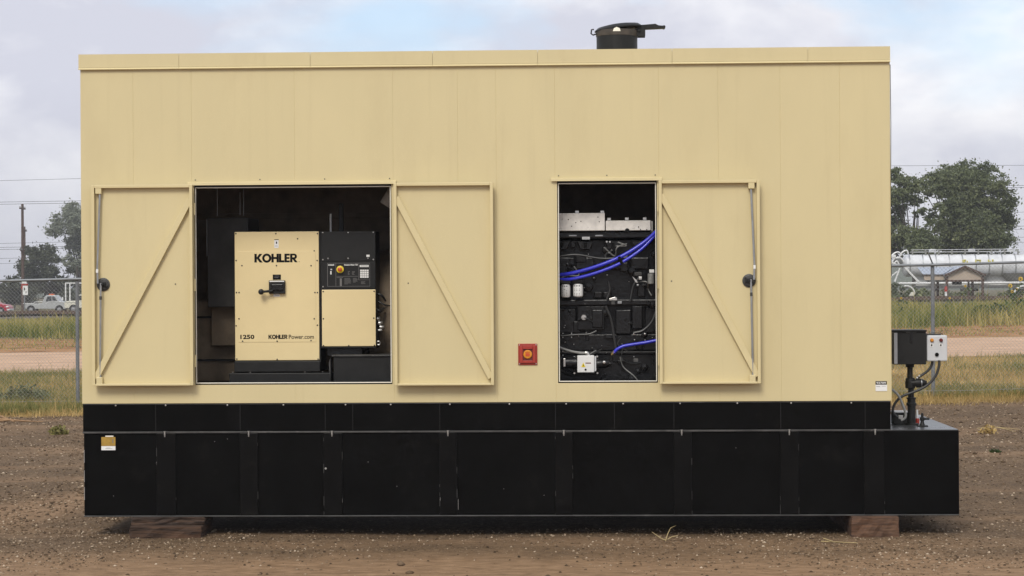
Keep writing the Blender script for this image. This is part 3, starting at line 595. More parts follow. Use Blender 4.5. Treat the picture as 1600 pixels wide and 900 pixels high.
# exhaust outlet with hinged rain cap
ex0, ex1, _, _ = rect(932, 52, 996, 78, 1.25); exc = (ex0 + ex1) / 2; exr = (ex1 - ex0) / 2; ezt = at(964, 54.5, 1.25).z
eo = part('exhaust_outlet', M_black2, enc, lambda b: b.lathe([(exr, ZT - .02 - ezt), (exr, 0), (exr - .012, 0), (exr - .012, -.1)], (exc, 1.25, ezt), 32))
part('exhaust_band', mat('sooty_steel', (.05, .04, .032), .6, var=.4, scale=12), eo, lambda b: b.lathe([(exr + .004, -.01), (exr + .006, .0), (exr + .005, .05), (exr - .01, .055)], (exc, 1.25, ezt - .012), 32))
def flap(b):
    n = 28; s0 = at(929, 52.0, 1.25); s1 = at(1003, 42.5, 1.25); L_ = (s1.x - s0.x); zt = (s1.z - s0.z) / L_
    vs = []; rings = [(1.0, -.008), (1.0, .004), (.86, .03), (.5, .045)]
    cx = (s0.x + s1.x) / 2
    for r, h in rings:
        for j in range(n):
            th = 2 * math.pi * j / n; x = cx + math.cos(th) * r * L_ * .5; vs.append((x, 1.25 + math.sin(th) * r * L_ * .42, s0.z + .015 + (x - s0.x) * zt + h))
    fs = [(i * n + j, i * n + (j + 1) % n, (i + 1) * n + (j + 1) % n, (i + 1) * n + j) for i in range(3) for j in range(n)] + [tuple(range(n)), tuple(range(3 * n, 4 * n))]
    b.add(vs, fs); b.sm = True
part('rain_cap', M_black2, eo, flap)
q0, q1 = at(994, 58, 1.25), at(1008, 46, 1.25)
part('hinge_bracket', M_black2, eo, lambda b: b.box(q0.x - .02, q1.x, 1.18, 1.19, q0.z, q1.z).box(q0.x - .02, q1.x, 1.31, 1.32, q0.z, q1.z).cyl((q0.x + .03, 1.16, q1.z - .02), (q0.x + .03, 1.34, q1.z - .02), .012, n=10))
w0, w1, w2 = at(1000, 43, 1.25), at(1024, 41, 1.25), at(1038, 42.5, 1.25)
part('counterweight_arm', M_black2, eo, lambda b: b.prism([(w0.x - .06, w0.z + .0), (w0.x, w0.z - .024), (w1.x + .05, w1.z - .028), (w2.x, w2.z - .014), (w2.x + .004, w2.z + .010), (w1.x + .03, w1.z + .006), (w1.x, w1.z + .022), (w0.x, w0.z + .022)], 1.21, 1.29), bevel=.004)
part('counterweight', M_black2, eo, lambda b: b.cyl((w2.x - .006, 1.20, w2.z - .002), (w2.x - .006, 1.30, w2.z - .002), .017, n=12))
f0 = at(928, 52, 1.25)
part('cap_hook', M_black2, eo, lambda b: b.tube([(f0.x + .06, 1.2, f0.z - .004), (f0.x - .01, 1.2, f0.z - .025), (f0.x - .03, 1.2, f0.z - .01), (f0.x - .025, 1.2, f0.z + .03), (f0.x + .0, 1.2, f0.z + .034)], .008, 8))
part('cap_tab', M_seal, eo, lambda b: b.prism([(exc - .045, ezt + .012), (exc + .035, ezt + .012), (exc + .026, ezt + .042), (exc - .005, ezt + .055), (exc - .034, ezt + .042)], 1.25 - exr - .008, 1.25 - exr - .002))
# a loose cable at the right corner
part('corner_cable', M_cable, enc, lambda b: b.tube([(XR + .012, .02, ZC - .03), (XR + .016, .02, ZC - .6), (XR + .009, .02, ZC - 1.5), (XR + .012, .02, ZC - 2.1)], .0035, 6))

# skid base under the enclosure (black band) belongs to the enclosure
sk = part('skid_base', M_black, enc, lambda b: b.box(XL + .006, XR - .004, .006, DEP - .006, ZK + .004, ZM - .004), bevel=.004)
part('skid_lip', M_edge, sk, lambda b: b.box(XL + .008, XR - .006, -.004, .005, ZM - .011, ZM - .005))
for p in (243, 375, 508, 551, 687, 868, 960, 1053, 1220, 1352):
    x = fx(p, 652); part('skid_seam', M_black2, sk, lambda b: b.box(x - .003, x + .003, .0025, .0055, ZK + .01, ZM - .012))
def hexes(xs, z, y, r, l):
    b = MB()
    for x in xs: b.lathe([(r * 1.5, 0), (r * 1.5, -.003), (r, -.0035), (r, -l)], (x, y, z), 6, 'y')
    return b
for p in (181, 259, 355.5, 443, 540, 610.6, 703, 796, 884.6, 973.6, 1062.6, 1152, 1236, 1330):
    part('skid_bolt', M_bolt, sk, lambda b: b.lathe([(.008, 0), (.008, -.006), (.0055, -.0065), (.0055, -.012)], (fx(p, 632), -.0045, ZM - .018), 6, 'y'))

# ------------------------------------------------------------------ base fuel tank
tank = thing('fuel_tank', 'long black steel base fuel tank under the generator enclosure', 'fuel tank', ((XL + XE) / 2, DEP / 2, ZB))
part('tank_body', M_black, tank, lambda b: b.box(XL + .012, XE, .012, DEP, ZB + .012, ZK - .012), bevel=.006)
M_top = mat('tank_top_sky_tone', (.035, .037, .04), .28, var=.35, scale=4, spec=.6, dirt=((.12, .115, .10), 3.5, .5, .75, .6))  # tank black lightened blue-grey: sky reflection put into the colour, plus dirt
part('tank_top', M_top, tank, lambda b: b.box(XR - .02, XE - .004, .016, DEP - .004, ZK - .0115, ZK - .003))
part('top_flange', M_edge, tank, lambda b: b.box(XL + .004, XR - .003, -.010, .030, ZK - .014, ZK + .003), bevel=.003)  # grey colour carries the highlight line along the ledge
part('bottom_flange', M_edge, tank, lambda b: b.box(XL + .012, XE - .004, -.008, .05, ZB, ZB + .011), bevel=.003)  # same grey, painting the highlight along the bottom edge
for a, c in ((245, 275), (375, 403), (506, 535), (687, 714), (868, 895), (1053, 1081), (1219, 1248), (1350, 1382)):
    x0, x1 = fx(a, 740), fx(c, 740)
    rb = part('tank_rib', M_rib, tank, lambda b: b.box(x0, x1, -.007, .0115, ZB + .012, ZK - .015), bevel=.005)
    def sc(b):
        for x in (x0, x1):
            z = ZB + .02
            while z < ZK - .08:
                l = random.uniform(.02, .1)
                if random.random() < .28: b.box(x - .0022, x + .0022, -.0075, -.002, z, z + l)
                z += l + random.uniform(.02, .12)
        b.box(x0 - .001, x0 + .001, -.0076, 0, ZB + .02, ZB + .03)
    part('chip_and_edge_glint', M_edge, rb, sc, kind='stuff')  # chips; the pale strips also stand in for light along rib edges
for p in (258, 389, 519, 700, 881, 1065, 1233, 1367):
    x = fx(p, 676)
    bt = part('tank_bolt', M_bolt, tank, lambda b: b.lathe([(.013, .008), (.013, .0), (.009, -.0005), (.009, -.03), (.006, -.032), (.006, -.048)], (x, -.018, ZK - .001), 6, 'z'))
part('paint_scratch', M_scratch, tank, lambda b: b.lathe([(.011, .0), (.008, -.003)], (fx(509, 732), -.0075, fz(732, 509)), 8, 'y').box(fx(686) - .001, fx(686) + .002, -.0095, -.0072, fz(782, 686), fz(777, 686)).box(fx(714) - .001, fx(714) + .002, -.0095, -.0072, fz(796, 714), fz(780, 714)), kind='stuff')
part('paint_speck', M_scratch, tank, lambda b: [b.lathe([(.0035, .004), (.003, -.001)], (fx(p, q), .0085, fz(q, p)), 6, 'y') for p, q in ((177, 775), (355, 686), (244, 723), (335, 690), (575, 722), (787, 764), (850, 774), (620, 760), (1150, 700))], kind='stuff')
for z0, z1 in ((758, 778), (732, 750), (700, 720)):
    part('edge_reflector', M_scratch, tank, lambda b: b.box(XL + .014, XL + .019, .0035, .011, fz(z1, 132) - .02, fz(z0, 132) - .02))
lx0, lx1, lz0, lz1 = rect(158, 683, 180, 703.5, 0)
part('gold_label', M_gold, tank, lambda b: b.box(lx0, lx1, .0085, .0115, lz0 + .042, lz1))
part('white_label', M_wprint, tank, lambda b: b.box(lx0, lx1, .0085, .0115, lz0, lz0 + .040))
part('label_tab', M_seal, tank, lambda b: b.box(lx0 + .04, lx1 - .02, .0085, .0115, lz1 + .002, lz1 + .014))
part('label_print', M_gprint, tank, lambda b: b.box(lx0 + .04, lx1 - .03, .0078, .0084, lz0 + .013, lz0 + .016).box(lx0 + .05, lx1 - .05, .0078, .0084, lz0 + .021, lz0 + .024).box(lx1 - .03, lx1 - .02, .0078, .0084, lz0 + .07, lz1 - .02))
# timber blocks under the tank
def block(label, r, y0, y1, m, ztop=None, t=None, z0=-.03):
    x0, x1 = r; ztop = ztop or ZB - .0005; t = t or thing('timber_block', label, 'timber block', ((x0 + x1) / 2, (y0 + y1) / 2, 0), 'timber blocks under the tank')
    b = MB(); n = 10; vs = []
    for j in (0, 1):
        for i in range(n):
            x = x0 + (x1 - x0) * i / (n - 1)
            for z in (z0, z0 + (ztop - z0) * .35, z0 + (ztop - z0) * .7, ztop): vs.append((x + (random.uniform(-.006, .006) if 0 < i < n - 1 else random.uniform(-.01, .01)), (y0, y1)[j] + random.uniform(-.012, .012), z + (random.uniform(-.008, .008) if z0 < z < ztop else 0)))
    fs = []; S = n * 4
    for i in range(n - 1):
        for k in range(3):
            a = i * 4 + k; fs += [(a, a + 4, a + 5, a + 1), (S + a, S + a + 1, S + a + 5, S + a + 4)]
        fs += [(i * 4 + 3, i * 4 + 7, S + i * 4 + 7, S + i * 4 + 3), (i * 4, S + i * 4, S + i * 4 + 4, i * 4 + 4)]
    for k in range(3): fs += [(k, k + 1, S + k + 1, S + k), ((n - 1) * 4 + k, S + (n - 1) * 4 + k, S + (n - 1) * 4 + k + 1, (n - 1) * 4 + k + 1)]
    b.add(vs, fs); b.build('beam', m, t, bevel=.008); return t
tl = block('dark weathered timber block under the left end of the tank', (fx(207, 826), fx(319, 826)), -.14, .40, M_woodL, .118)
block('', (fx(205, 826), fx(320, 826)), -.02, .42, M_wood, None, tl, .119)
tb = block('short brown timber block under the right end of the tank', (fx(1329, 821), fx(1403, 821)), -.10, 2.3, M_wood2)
# ------------------------------------------------------------------ behind the double doors: breaker cabinet, controller, alternator
YC = .46
def rb(name, m, parent, x0, y0, x1, y1, Y, dep, bevel=.003, **kw):
    a, c, z0, z1 = rect(x0, y0, x1, y1, Y); return part(name, m, parent, lambda b: b.box(a, c, Y, Y + dep, z0, z1), bevel=bevel, **kw)
def screws(parent, pts, Y, m=None, r=.0075, name='screw'):
    def f(b):
        for x, y in pts: p = at(x, y, Y); b.lathe([(r, .004), (r, -.003), (r * .6, -.006)], (p.x, Y, p.z), 8, 'y')
    return part(name, m or M_edge, parent, f, kind='stuff')
c0 = at(432, 590, YC + .3)
cab = thing('breaker_cabinet', 'tall cream breaker cabinet lettered KOHLER behind the open double doors', 'cabinet', (c0.x, YC + .3, ZM + .012))
rb('cabinet_body', M_black2, cab, 368.5, 363.5, 501, 566, YC + .012, .62)
fp = rb('front_plate', M_creamcab, cab, 367, 362, 498.5, 563, YC, .0115, .004)
cv = rb('cover_plate', M_creamcab, cab, 372, 392.5, 493.5, 534.5, YC - .004, .0035, .0015)
screws(fp, [(368.5, 365), (431, 365), (496, 365), (369, 407), (495.5, 407), (369.5, 457), (496, 457), (369, 509), (496, 508), (370, 561), (433, 561.5), (497, 561), (465, 373), (491, 392)], YC - .001)
screws(cv, [(378, 415), (432, 415), (486, 415), (373.5, 457), (492, 457), (373.5, 498), (491, 498), (379, 533), (433, 533), (486, 532)], YC - .005)
k0, k1, kz0, kz1 = rect(397.5, 396.5, 464.5, 410, YC - .005)
heavy_word('KOHLER', k0, kz0, kz1 - kz0, k1 - k0, YC - .0052).build('brand_lettering', M_print, cab)
p = at(467.5, 409, YC); part('brand_dot', M_print, cab, lambda b: b.lathe([(.004, -.006), (.004, -.0045)], (p.x, YC, p.z), 8, 'y'))
k0, k1, kz0, kz1 = rect(419.5, 523, 449.2, 529.6, YC - .005)
heavy_word('KOHLER', k0, kz0, kz1 - kz0, k1 - k0, YC - .0052).build('web_lettering', M_print, cab)
k0, k1, kz0, kz1 = rect(451.2, 522.9, 490.5, 529.6, YC - .005)
text_mesh('web_lettering', 'Power.com', k0, kz0, kz1 - kz0, k1 - k0, YC - .0052, M_print, cab, .012)
k0, k1, kz0, kz1 = rect(375.5, 523, 397.5, 529.8, YC - .005)
text_mesh('rating_number', '1250', k0, kz0, kz1 - kz0, k1 - k0, YC - .0052, M_print, cab, .035)
rb('warning_label', M_wprint, cab, 428.5, 374.8, 435.3, 387.5, YC - .003, .0025, 0); rb('label_print', M_print, cab, 428.5, 374, 435.3, 375.0, YC - .0045, .001, 0)
rb('label_print', M_print, cab, 431.2, 377.5, 432.9, 381, YC - .0045, .001, 0); rb('label_print', M_gprint, cab, 429.5, 384, 434, 384.6, YC - .0045, .001, 0)
rb('nameplate', M_print, cab, 426.2, 429, 438.7, 436.8, YC - .010, .006, .001)
rb('nameplate_print', M_gprint, cab, 428.5, 431, 436.5, 431.6, YC - .0115, .001, 0); rb('nameplate_print', M_gprint, cab, 428.5, 433.4, 435, 434, YC - .0115, .001, 0)
bk = rb('circuit_breaker', M_black2, cab, 420, 438, 445, 459, YC - .045, .041, .005)
rb('breaker_strip', M_wprint, bk, 421, 438.7, 444, 440.4, YC - .047, .0015, 0)
rb('breaker_toggle', M_blackgl, bk, 424, 444, 442, 454, YC - .062, .0165, .006)
h0, h1 = at(408, 456, YC - .08), at(426, 454.5, YC - .06)
part('breaker_handle', M_black2, bk, lambda b: b.tube([h0, ((h0 + h1) / 2), h1], [.013, .013, .017], 10).lathe([(.006, -.03), (.024, -.022), (.03, 0), (.024, .022), (.006, .03)], (h0.x, h0.y, h0.z), 14, 'y'))
rb('breaker_label', M_wprint, cab, 427.3, 459.3, 437.3, 463.4, YC - .0065, .002, 0); rb('label_print', M_gprint, cab, 429, 461, 436, 461.6, YC - .0078, .001, 0)
rb('cabinet_base', M_black2, cab, 366, 564.5, 500, 581, YC - .01, .6, .006)
screws(cab, [(364, 581.6), (391, 581.8), (476.5, 581.4), (504, 580.8)], YC - .04, M_bolt, .006)
# controller
ct = thing('controller_box', 'black controller box with red stop knob and white keypad', 'controller', (at(543, 541, YC).x, YC + .2, ZM + .3))
rb('controller_body', M_black2, ct, 500.5, 361.5, 587.5, 544, YC + .022, .38)
rb('upper_cover', M_black2, ct, 503, 362, 586.5, 408, YC + .012, .009, .003)
fpn = rb('control_face', M_black2, ct, 503, 408.8, 586.5, 451, YC + .014, .007, .002)
screws(ct, [(504.3, 363.3), (544, 363.2), (583.2, 362.9), (504.5, 405.7), (544, 403.6), (583.4, 405.5), (512.6, 403.8), (504.8, 448)], YC + .011, M_bolt, .0085)
rb('cover_tag', M_wprint, ct, 572.5, 398, 577.5, 401.3, YC + .009, .002, 0); screws(ct, [(575, 403.4)], YC + .011, M_bolt, .007)
YF = YC + .0125
def lines(b):
    for x0, y0, x1, y1 in ((511.5, 411, 578, 411.5), (511.5, 447, 578, 447.5), (511.5, 411, 512.1, 447.5), (577.6, 411, 578, 447.5), (524.5, 411, 525, 447.5), (560, 412, 560.4, 437), (526, 431.5, 559, 432), (526, 433.4, 536, 434), (531, 435, 534, 447), (560, 437, 577, 437.4)):
        a, c, z0, z1 = rect(x0, y0, x1, y1, YF); b.box(a, c, YF - .0004, YF + .0012, z0, z1)
part('panel_line', M_gprint, fpn, lines)
def legend(b):
    rr = random.Random(5)
    for bx0, bx1, by0, by1 in ((538, 549, 434.5, 444), (551.5, 559, 434.5, 442), (564, 573, 440, 443.5), (543.5, 547.5, 424, 429), (550, 554.5, 424, 429)):
        y = by0
        while y < by1:
            a, c, z0, z1 = rect(bx0, y, bx0 + (bx1 - bx0) * rr.uniform(.5, 1), y + .55, YF); b.box(a, c, YF - .0004, YF + .0012, z0, z1); y += 1.5
part('panel_legend', M_gprint, fpn, legend, kind='stuff')
k0, k1, kz0, kz1 = rect(512.8, 413, 522.2, 415, YF); heavy_word('KOHLER', k0, kz0, kz1 - kz0, k1 - k0, YF - .0006).build('brand_lettering', M_wprint, fpn)
k0, k1, kz0, kz1 = rect(537.8, 412.5, 559, 414.9, YF); text_mesh('controller_lettering', 'Decision-Maker 550', k0, kz0, kz1 - kz0, k1 - k0, YF - .0006, M_wprint, fpn, .03)
rb('key_switch', M_wprint, fpn, 516, 423.5, 518, 428.8, YF - .006, .007, .001); rb('indicator', M_lgrey, fpn, 516.3, 420, 518.8, 422, YF - .004, .005, .001)
rb('display_window', M_wprint, fpn, 562, 414, 576, 417.2, YF - .002, .003, 0)
rb('display_text', M_gprint, fpn, 563.5, 415.1, 574.5, 415.9, YF - .003, .0008, 0)
def keys(b):
    for i in range(4):
        for j in range(4):
            a, c, z0, z1 = rect(562.7 + i * 3.4, 421.3 + j * 3.35, 565.7 + i * 3.4, 424.1 + j * 3.35, YF); b.box(a, c, YF - .004, YF + .001, z0, z1)
part('keypad', M_wprint, fpn, keys, kind='stuff', bevel=.001)
p = at(531.6, 421, YF)
ek = part('stop_ring', M_yellow, fpn, lambda b: b.lathe([(.037, .001), (.037, -.012), (.033, -.014)], (p.x, YF, p.z), 24, 'y')); part('stop_knob', M_orange, ek, lambda b: b.lathe([(.016, -.013), (.017, -.03), (.0215, -.034), (.0215, -.045), (.016, -.049)], (p.x, YF, p.z), 20, 'y'))
lp = rb('lower_panel', M_creamcab, ct, 503, 452.5, 587, 541, YC + .010, .011, .004)
screws(lp, [(505, 455.5), (584.5, 455), (505.3, 498), (584, 497), (505.5, 540), (545, 540), (585, 539.5)], YC + .009)
part('scuff_mark', mat('scuff', (.34, .25, .11), .6), lp, lambda b: b.prism([(at(513, 503, YC).x, at(513, 504.5, YC).z), (at(516, 501, YC).x, at(516, 502, YC).z), (at(517, 501, YC).x, at(517, 501, YC).z), (at(514, 503, YC).x, at(514, 503.6, YC).z)], YC + .0085, YC + .0098))
# alternator and skid
alt = thing('alternator', 'dark alternator and black skid rail behind the control cabinets', 'alternator', (at(480, 598, 1.2).x, 1.3, ZM + .012))
a0, a1 = at(455, 480, 1.35), at(735, 480, 1.35)
part('alternator_drum', M_inner, alt, lambda b: b.lathe([(.5, 0), (.62, .02), (.70, .06), (.70, a1.x - a0.x - .05), (.62, a1.x - a0.x)], (a0.x, 1.45, a0.z - .1), 40, 'x'))
for k in range(5):
    xx = a0.x + .25 + k * .3; part('drum_rib', M_black2, alt, lambda b: b.lathe([(.705, 0), (.73, .004), (.73, .026), (.705, .03)], (xx, 1.45, a0.z - .1), 40, 'x'))
rb('terminal_box', mat('dark_grey_box', (.055, .052, .048), .6, var=.3, scale=5), alt, 324, 340, 388, 480, 1.0, .7, .01)
rb('duct_panel', M_inner, alt, 306, 470, 368, 596, 1.3, .3, .01)
rb('duct_panel', M_inner, alt, 330, 455, 372, 540, 1.15, .1, .01)
for yy_ in (494, 561): rb('duct_seam', M_black2, alt, 306, yy_, 367, yy_ + 3, 1.27, .03, 0)
part('rod', M_steel, alt, lambda b: [b.cyl((at(x, y0, .95).x, .95, at(x, y0, .95).z), (at(x, y1, .95).x, .95, at(x, y1, .95).z), .0035, n=6) for x, y0, y1 in ((339.5, 292, 337), (375, 300, 336), (380.5, 296, 337))])
rb('box_edge', M_steel, alt, 322.6, 343, 323.6, 400, .98, .02, 0)
part('fill_pipe', M_white, alt, lambda b: b.cyl(at(516.5, 334, .9), at(516.8, 364, .9), .011, n=10))
rb('support_post', M_black2, alt, 529, 318, 536, 364, 1.0, .05, .004)
rb('skid_rail', M_black2, alt, 358, 583, 519, 600, YC - .08, .25, .006)
bx = rb('skid_box', M_black2, alt, 521, 557, 640, 600, YC - .16, .35, .006); rb('skid_lip', M_edge, bx, 518, 554.6, 640, 556.8, YC - .18, .38, .002)
part('skid_gusset', M_edge, alt, lambda b: b.prism([(at(519.5, 559, YC).x, at(519.5, 559, YC).z), (at(517, 566, YC).x, at(517, 566, YC).z), (at(519.5, 596, YC).x, at(519.5, 596, YC).z)], YC - .17, YC - .02))
rb('bearing_bracket', M_blackgl, alt, 511, 544, 566, 556, YC + .1, .3, .006)
rb('side_plate', M_lgrey, alt, 599, 463.5, 622, 486, .85, .01, .002)
for k, (pa, pb, pc, r) in enumerate((((588, 458), (597, 462), (602, 470), .012), ((588, 482), (594, 486), (600, 482), .014), ((590, 470), (600, 476), (610, 478), .007))):
    part('cable', M_cable, alt, lambda b: b.tube(smooth_path([at(*pa, .6), at(*pb, .6), at(*pc, .7)]), r, 8))
for x, y, r in ((590, 498, .022), (594, 505, .026), (596, 511, .02), (593, 516, .015)):
    p = at(x, y, .6); part('cable_gland', M_bolt, alt, lambda b: b.lathe([(r * .6, -.02), (r, -.015), (r, .02), (r * .7, .03)], (p.x, .6, p.z), 10, 'x'))
p = at(591.5, 536, .5); part('lifting_eye', M_bolt, alt, lambda b: b.tube([(p.x + .018 * math.cos(t * .6), .5, p.z + .018 * math.sin(t * .6)) for t in range(-4, 6)], .006, 6))
# insulated exhaust sleeve coming down at the right of the doorway
s0, s1 = at(636, 272, .55), at(606, 321, .55)
slv = thing('exhaust_sleeve', 'grey insulated exhaust sleeve at the top right of the doorway', 'exhaust sleeve', (s1.x, .55, s1.z))
part('blanket', M_blanket, slv, lambda b: b.tube([s0, s0.lerp(s1, .5), s1], [.085, .09, .085], 16)); part('sleeve_hem', M_blanket, slv, lambda b: b.tube([s1, s1 + (s1 - s0).normalized() * .012], [.088, .08], 16))

# ------------------------------------------------------------------ behind the single door: the diesel engine
YE = .40
eng = thing('diesel_engine', 'black diesel engine with silver heat shields and blue hoses', 'engine', (at(950, 598, 1).x, 1.1, ZM + .012))
ex = rect(700, 300, 1046, 598, YE + .18)
part('engine_block', M_blackgl, eng, lambda b: b.box(fx(800), XR - .5, YE + .2, 1.6, ZM + .2, at(950, 372, YE).z), bevel=.02)
rb('oil_pan', M_blackgl, eng, 860, 552, 1046, 597, YE + .12, .6, .015)
rb('pan_rail', M_blackgl, eng, 860, 549.5, 1046, 553, YE + .08, .6, .004)
hs = rb('heat_shield', M_alu, eng, 862, 333, 945, 360.5, YE - .06, .3, .004); h2 = rb('heat_shield', M_alu, eng, 946.5, 344.5, 1016.5, 360, YE - .05, .28, .004)
rb('shield_cap', M_alu, eng, 1017, 345.5, 1020, 360.5, YE + .02, .2, .002)
for x, y, par in ((901.5, 330, hs), (941, 330, hs), (951.5, 341.5, h2), (979.5, 341, h2), (1007.5, 340.8, h2)):
    rb('shield_tab', M_bolt, par, x - 3, y - 1.2, x + 3, y + 3, YE + .02, .03, .004)
def pits(b):
    rr = random.Random(9)
    for k in range(9):
        x, y = rr.choice([(rr.uniform(878, 942), rr.uniform(338, 359)), (rr.uniform(950, 1014), rr.uniform(354, 359))]); p = at(x, y, YE - .063); b.lathe([(.006, .004), (.0045, 0)], (p.x, YE - .064, p.z), 6, 'y')
part('shield_hole', M_print, eng, pits, kind='stuff')
p = at(980, 360, YE - .06); part('shield_notch', M_print, h2, lambda b: b.lathe([(.022, -.001), (.022, .0095)], (p.x, YE - .0515, p.z), 14, 'y'))
rb('exhaust_manifold', M_blackgl, eng, 860, 361.5, 1046, 372, YE + .0, .3, .012)
for x in (895, 936): rb('manifold_clip', M_steel, eng, x - 6, 367.2, x + 6, 369.2, YE - .01, .02, .002)
rb('engine_tag', M_lgrey, eng, 909.5, 370, 921.5, 374, YE - .005, .006, 0); rb('tag_print', M_gprint, eng, 911, 371.6, 920, 372.3, YE - .0065, .001, 0)
for x in (878, 914.5, 957.5, 1000):
    a, c, z0, z1 = rect(x - 13, 377, x + 13, 390, YE + .05)
    pc = part('port_cover', M_blackgl, eng, lambda b: b.prism([(a, z1), (c, z1), (c - .035, z0), (a + .035, z0)], YE + .05, YE + .22), bevel=.008); xm = (a + c) / 2
    part('port_stud', M_print, pc, lambda b: b.box(xm - .014, xm + .014, YE + .03, YE + .052, z0 + .02, z1 - .015), bevel=.003)
    rb('rocker_cover', M_blackgl, eng, x - 15, 402, x + 14, 421, YE + .10, .2, .012)
for x, y in ((895, 381), (893, 408)): rb('lifting_lug', M_blackgl, eng, x - 3, y - 5, x + 4, y + 6, YE + .08, .1, .006)
for x, y in ((1006, 377.6), (948, 377.6), (953, 377.8)): p = at(x, y, YE); part('stud', M_bolt, eng, lambda b: b.lathe([(.009, -.01), (.009, .1)], (p.x, YE + .02, p.z), 6, 'y'))
# blue hoses
for off, r in ((0, .0185), (9.0, .0165)):
    pts = [(866, 430 + off * .7), (893, 427 + off), (930, 417 + off * 1.1), (968, 402 + off * 1.1), (1000, 383 + off * .9), (1020, 367 + off * .5), (1036, 350 + off * .3)]
    part('blue_hose', M_blue, eng, lambda b: b.tube(smooth_path([at(x, y, YE - .16 + .012 * (i - 3) ** 2) for i, (x, y) in enumerate(pts)]), r, 12))
p = at(972, 410, YE - .2); part('hose_tie', M_print, eng, lambda b: b.tube([at(967, 401, YE - .165), at(972, 412, YE - .165)], [.02, .02], 8))
part('blue_hose', M_blue, eng, lambda b: b.tube(smooth_path([at(x, y, YE - .1) for x, y in ((959, 551.5), (964, 546), (974, 541), (990, 538), (1010, 535), (1040, 529))]), .0165, 12))
part('brass_fitting', M_brass, eng, lambda b: b.tube([at(955.5, 554.5, YE - .09), at(960.5, 549.6, YE - .1)], [.011, .0195], 10))
# filters
for k, (x0, x1) in enumerate(((876.5, 891), (895.5, 911))):
    a, c, z0, z1 = rect(x0, 444.5 - k * .8, x1, 464.5 - k * .4, YE - .1); r = (c - a) / 2; xm = (a + c) / 2
    fl = part('oil_filter', M_white, eng, lambda b: b.lathe([(r * .8, 0), (r, .012), (r, z1 - z0 - .012), (r * .85, z1 - z0), (r * .5, z1 - z0 + .004)], (xm, YE - .1 + r, z0), 24))
    def pr(b):
        rr = random.Random(3 + k)
        for row in range(7):
            for j in range(3):
                if rr.random() < .55 or row == 6:
                    th = -math.pi / 2 + (-.75 + .5 * j); zz = z0 + .02 + row * .0145; q = .16 if row == 6 else .1
                    b.add([(xm + (r + .0008) * math.cos(th + s), YE - .1 + r + (r + .0008) * math.sin(th + s), zz + h) for s, h in ((-q, 0), (q, 0), (q, .004 + .005 * (row == 6)), (-q, .004 + .005 * (row == 6)))], [(0, 1, 2, 3)])
    part('filter_print', M_print, fl, pr, kind='stuff')
    part('filter_head', M_blackgl, eng, lambda b: b.box(a - .01, c + .01, YE - .1, YE + .25, z1 + .006, z1 + .05), bevel=.01)
# block side: covers, rails, lines
for x0, y0, x1, y1, d in ((868, 482, 900, 520, .08), (902, 478, 945, 516, .05), (925, 484, 942, 512, .02), (962, 484, 986, 522, .06), (988, 478, 1004, 514, .05), (1008, 480, 1030, 520, .1)):
    rb('side_cover', M_blackgl, eng, x0, y0, x1, y1, YE + d, .3, .01)
rb('fuel_rail', M_blackgl, eng, 862, 468, 1040, 477, YE + .03, .25, .01); rb('lower_rail', M_blackgl, eng, 862, 522, 1040, 548, YE + .1, .3, .012)
for x in (880, 934, 949): rb('pump_head', M_blackgl, eng, x - 6, 456, x + 7, 466, YE + .06, .2, .012)
for path, r in (([(877, 525), (900, 523), (920, 522), (932, 517)], .009), ([(946, 478), (955, 500), (960, 530), (963, 548)], .012), ([(876, 578), (890, 585), (905, 583)], .012), ([(1000, 432), (990, 446), (985, 470)], .01), ([(950, 440), (953, 452), (948, 468)], .011), ([(1030, 470), (1020, 500), (1005, 516), (990, 520)], .012), ([(866, 402), (900, 398), (940, 404), (980, 402)], .01)):
    part('fuel_line', M_cable, eng, lambda b: b.tube(smooth_path([at(x, y, YE - .01) for x, y in path]), r, 8))
p = at(912.2, 496, YE - .0); part('filler_cap', M_bolt, eng, lambda b: b.lathe([(.03, .06), (.03, .0), (.024, -.008)], (p.x, YE + .0, p.z), 18, 'y').box(p.x - .006, p.x + .006, YE - .02, YE - .0075, p.z - .018, p.z + .018))
for x, y, r in ((879.5, 521, .007), (893, 521, .007), (879.5, 527, .007), (893, 527, .007), (896.5, 538, .006), (925, 543.5, .005), (991, 522, .011), (1008, 522, .011), (991.5, 531, .007), (1008, 531.5, .007), (879.5, 549, .007), (879.5, 555, .007), (972, 537.5, .005), (1019, 527.5, .005)):
    p = at(x, y, YE + .07); part('engine_bolt', M_bolt, eng, lambda b: b.lathe([(r, .03), (r, -.01), (r * .6, -.012)], (p.x, YE + .07, p.z), 6, 'y'))
part('lever', M_bolt, eng, lambda b: b.prism([(at(x, y, YE).x, at(x, y, YE).z) for x, y in ((952, 466.5), (961, 464), (964, 465.5), (964, 469), (952, 469.3))], YE - .03, YE - .015), bevel=.002)
rb('linkage', M_steel, eng, 965, 471, 971.5, 474.5, YE - .02, .01, .002); rb('linkage', M_edge, eng, 955, 471, 961, 476, YE - .02, .03, .003)
part('lever', M_bolt, eng, lambda b: b.prism([(at(x, y, YE).x, at(x, y, YE).z) for x, y in ((988, 432), (995, 438), (996, 442), (993, 441))], YE - .03, YE - .015))
rb('sensor', M_bolt, eng, 998, 432.5, 1003, 437, YE - .03, .03, .003); rb('sensor', M_steel, eng, 995, 444, 998, 447, YE - .03, .03, .003); rb('sensor_body', M_edge, eng, 991, 425, 1003, 431, YE - .01, .06, .006)
rb('wire_tag', M_white, eng, 1014.5, 421, 1022, 426, YE - .02, .004, .001)
p = at(1017, 436, YE); part('fuel_canister', M_conduit, eng, lambda b: b.lathe([(.028, -.05), (.033, -.045), (.033, .05), (.025, .056)], (p.x, YE, p.z), 16))
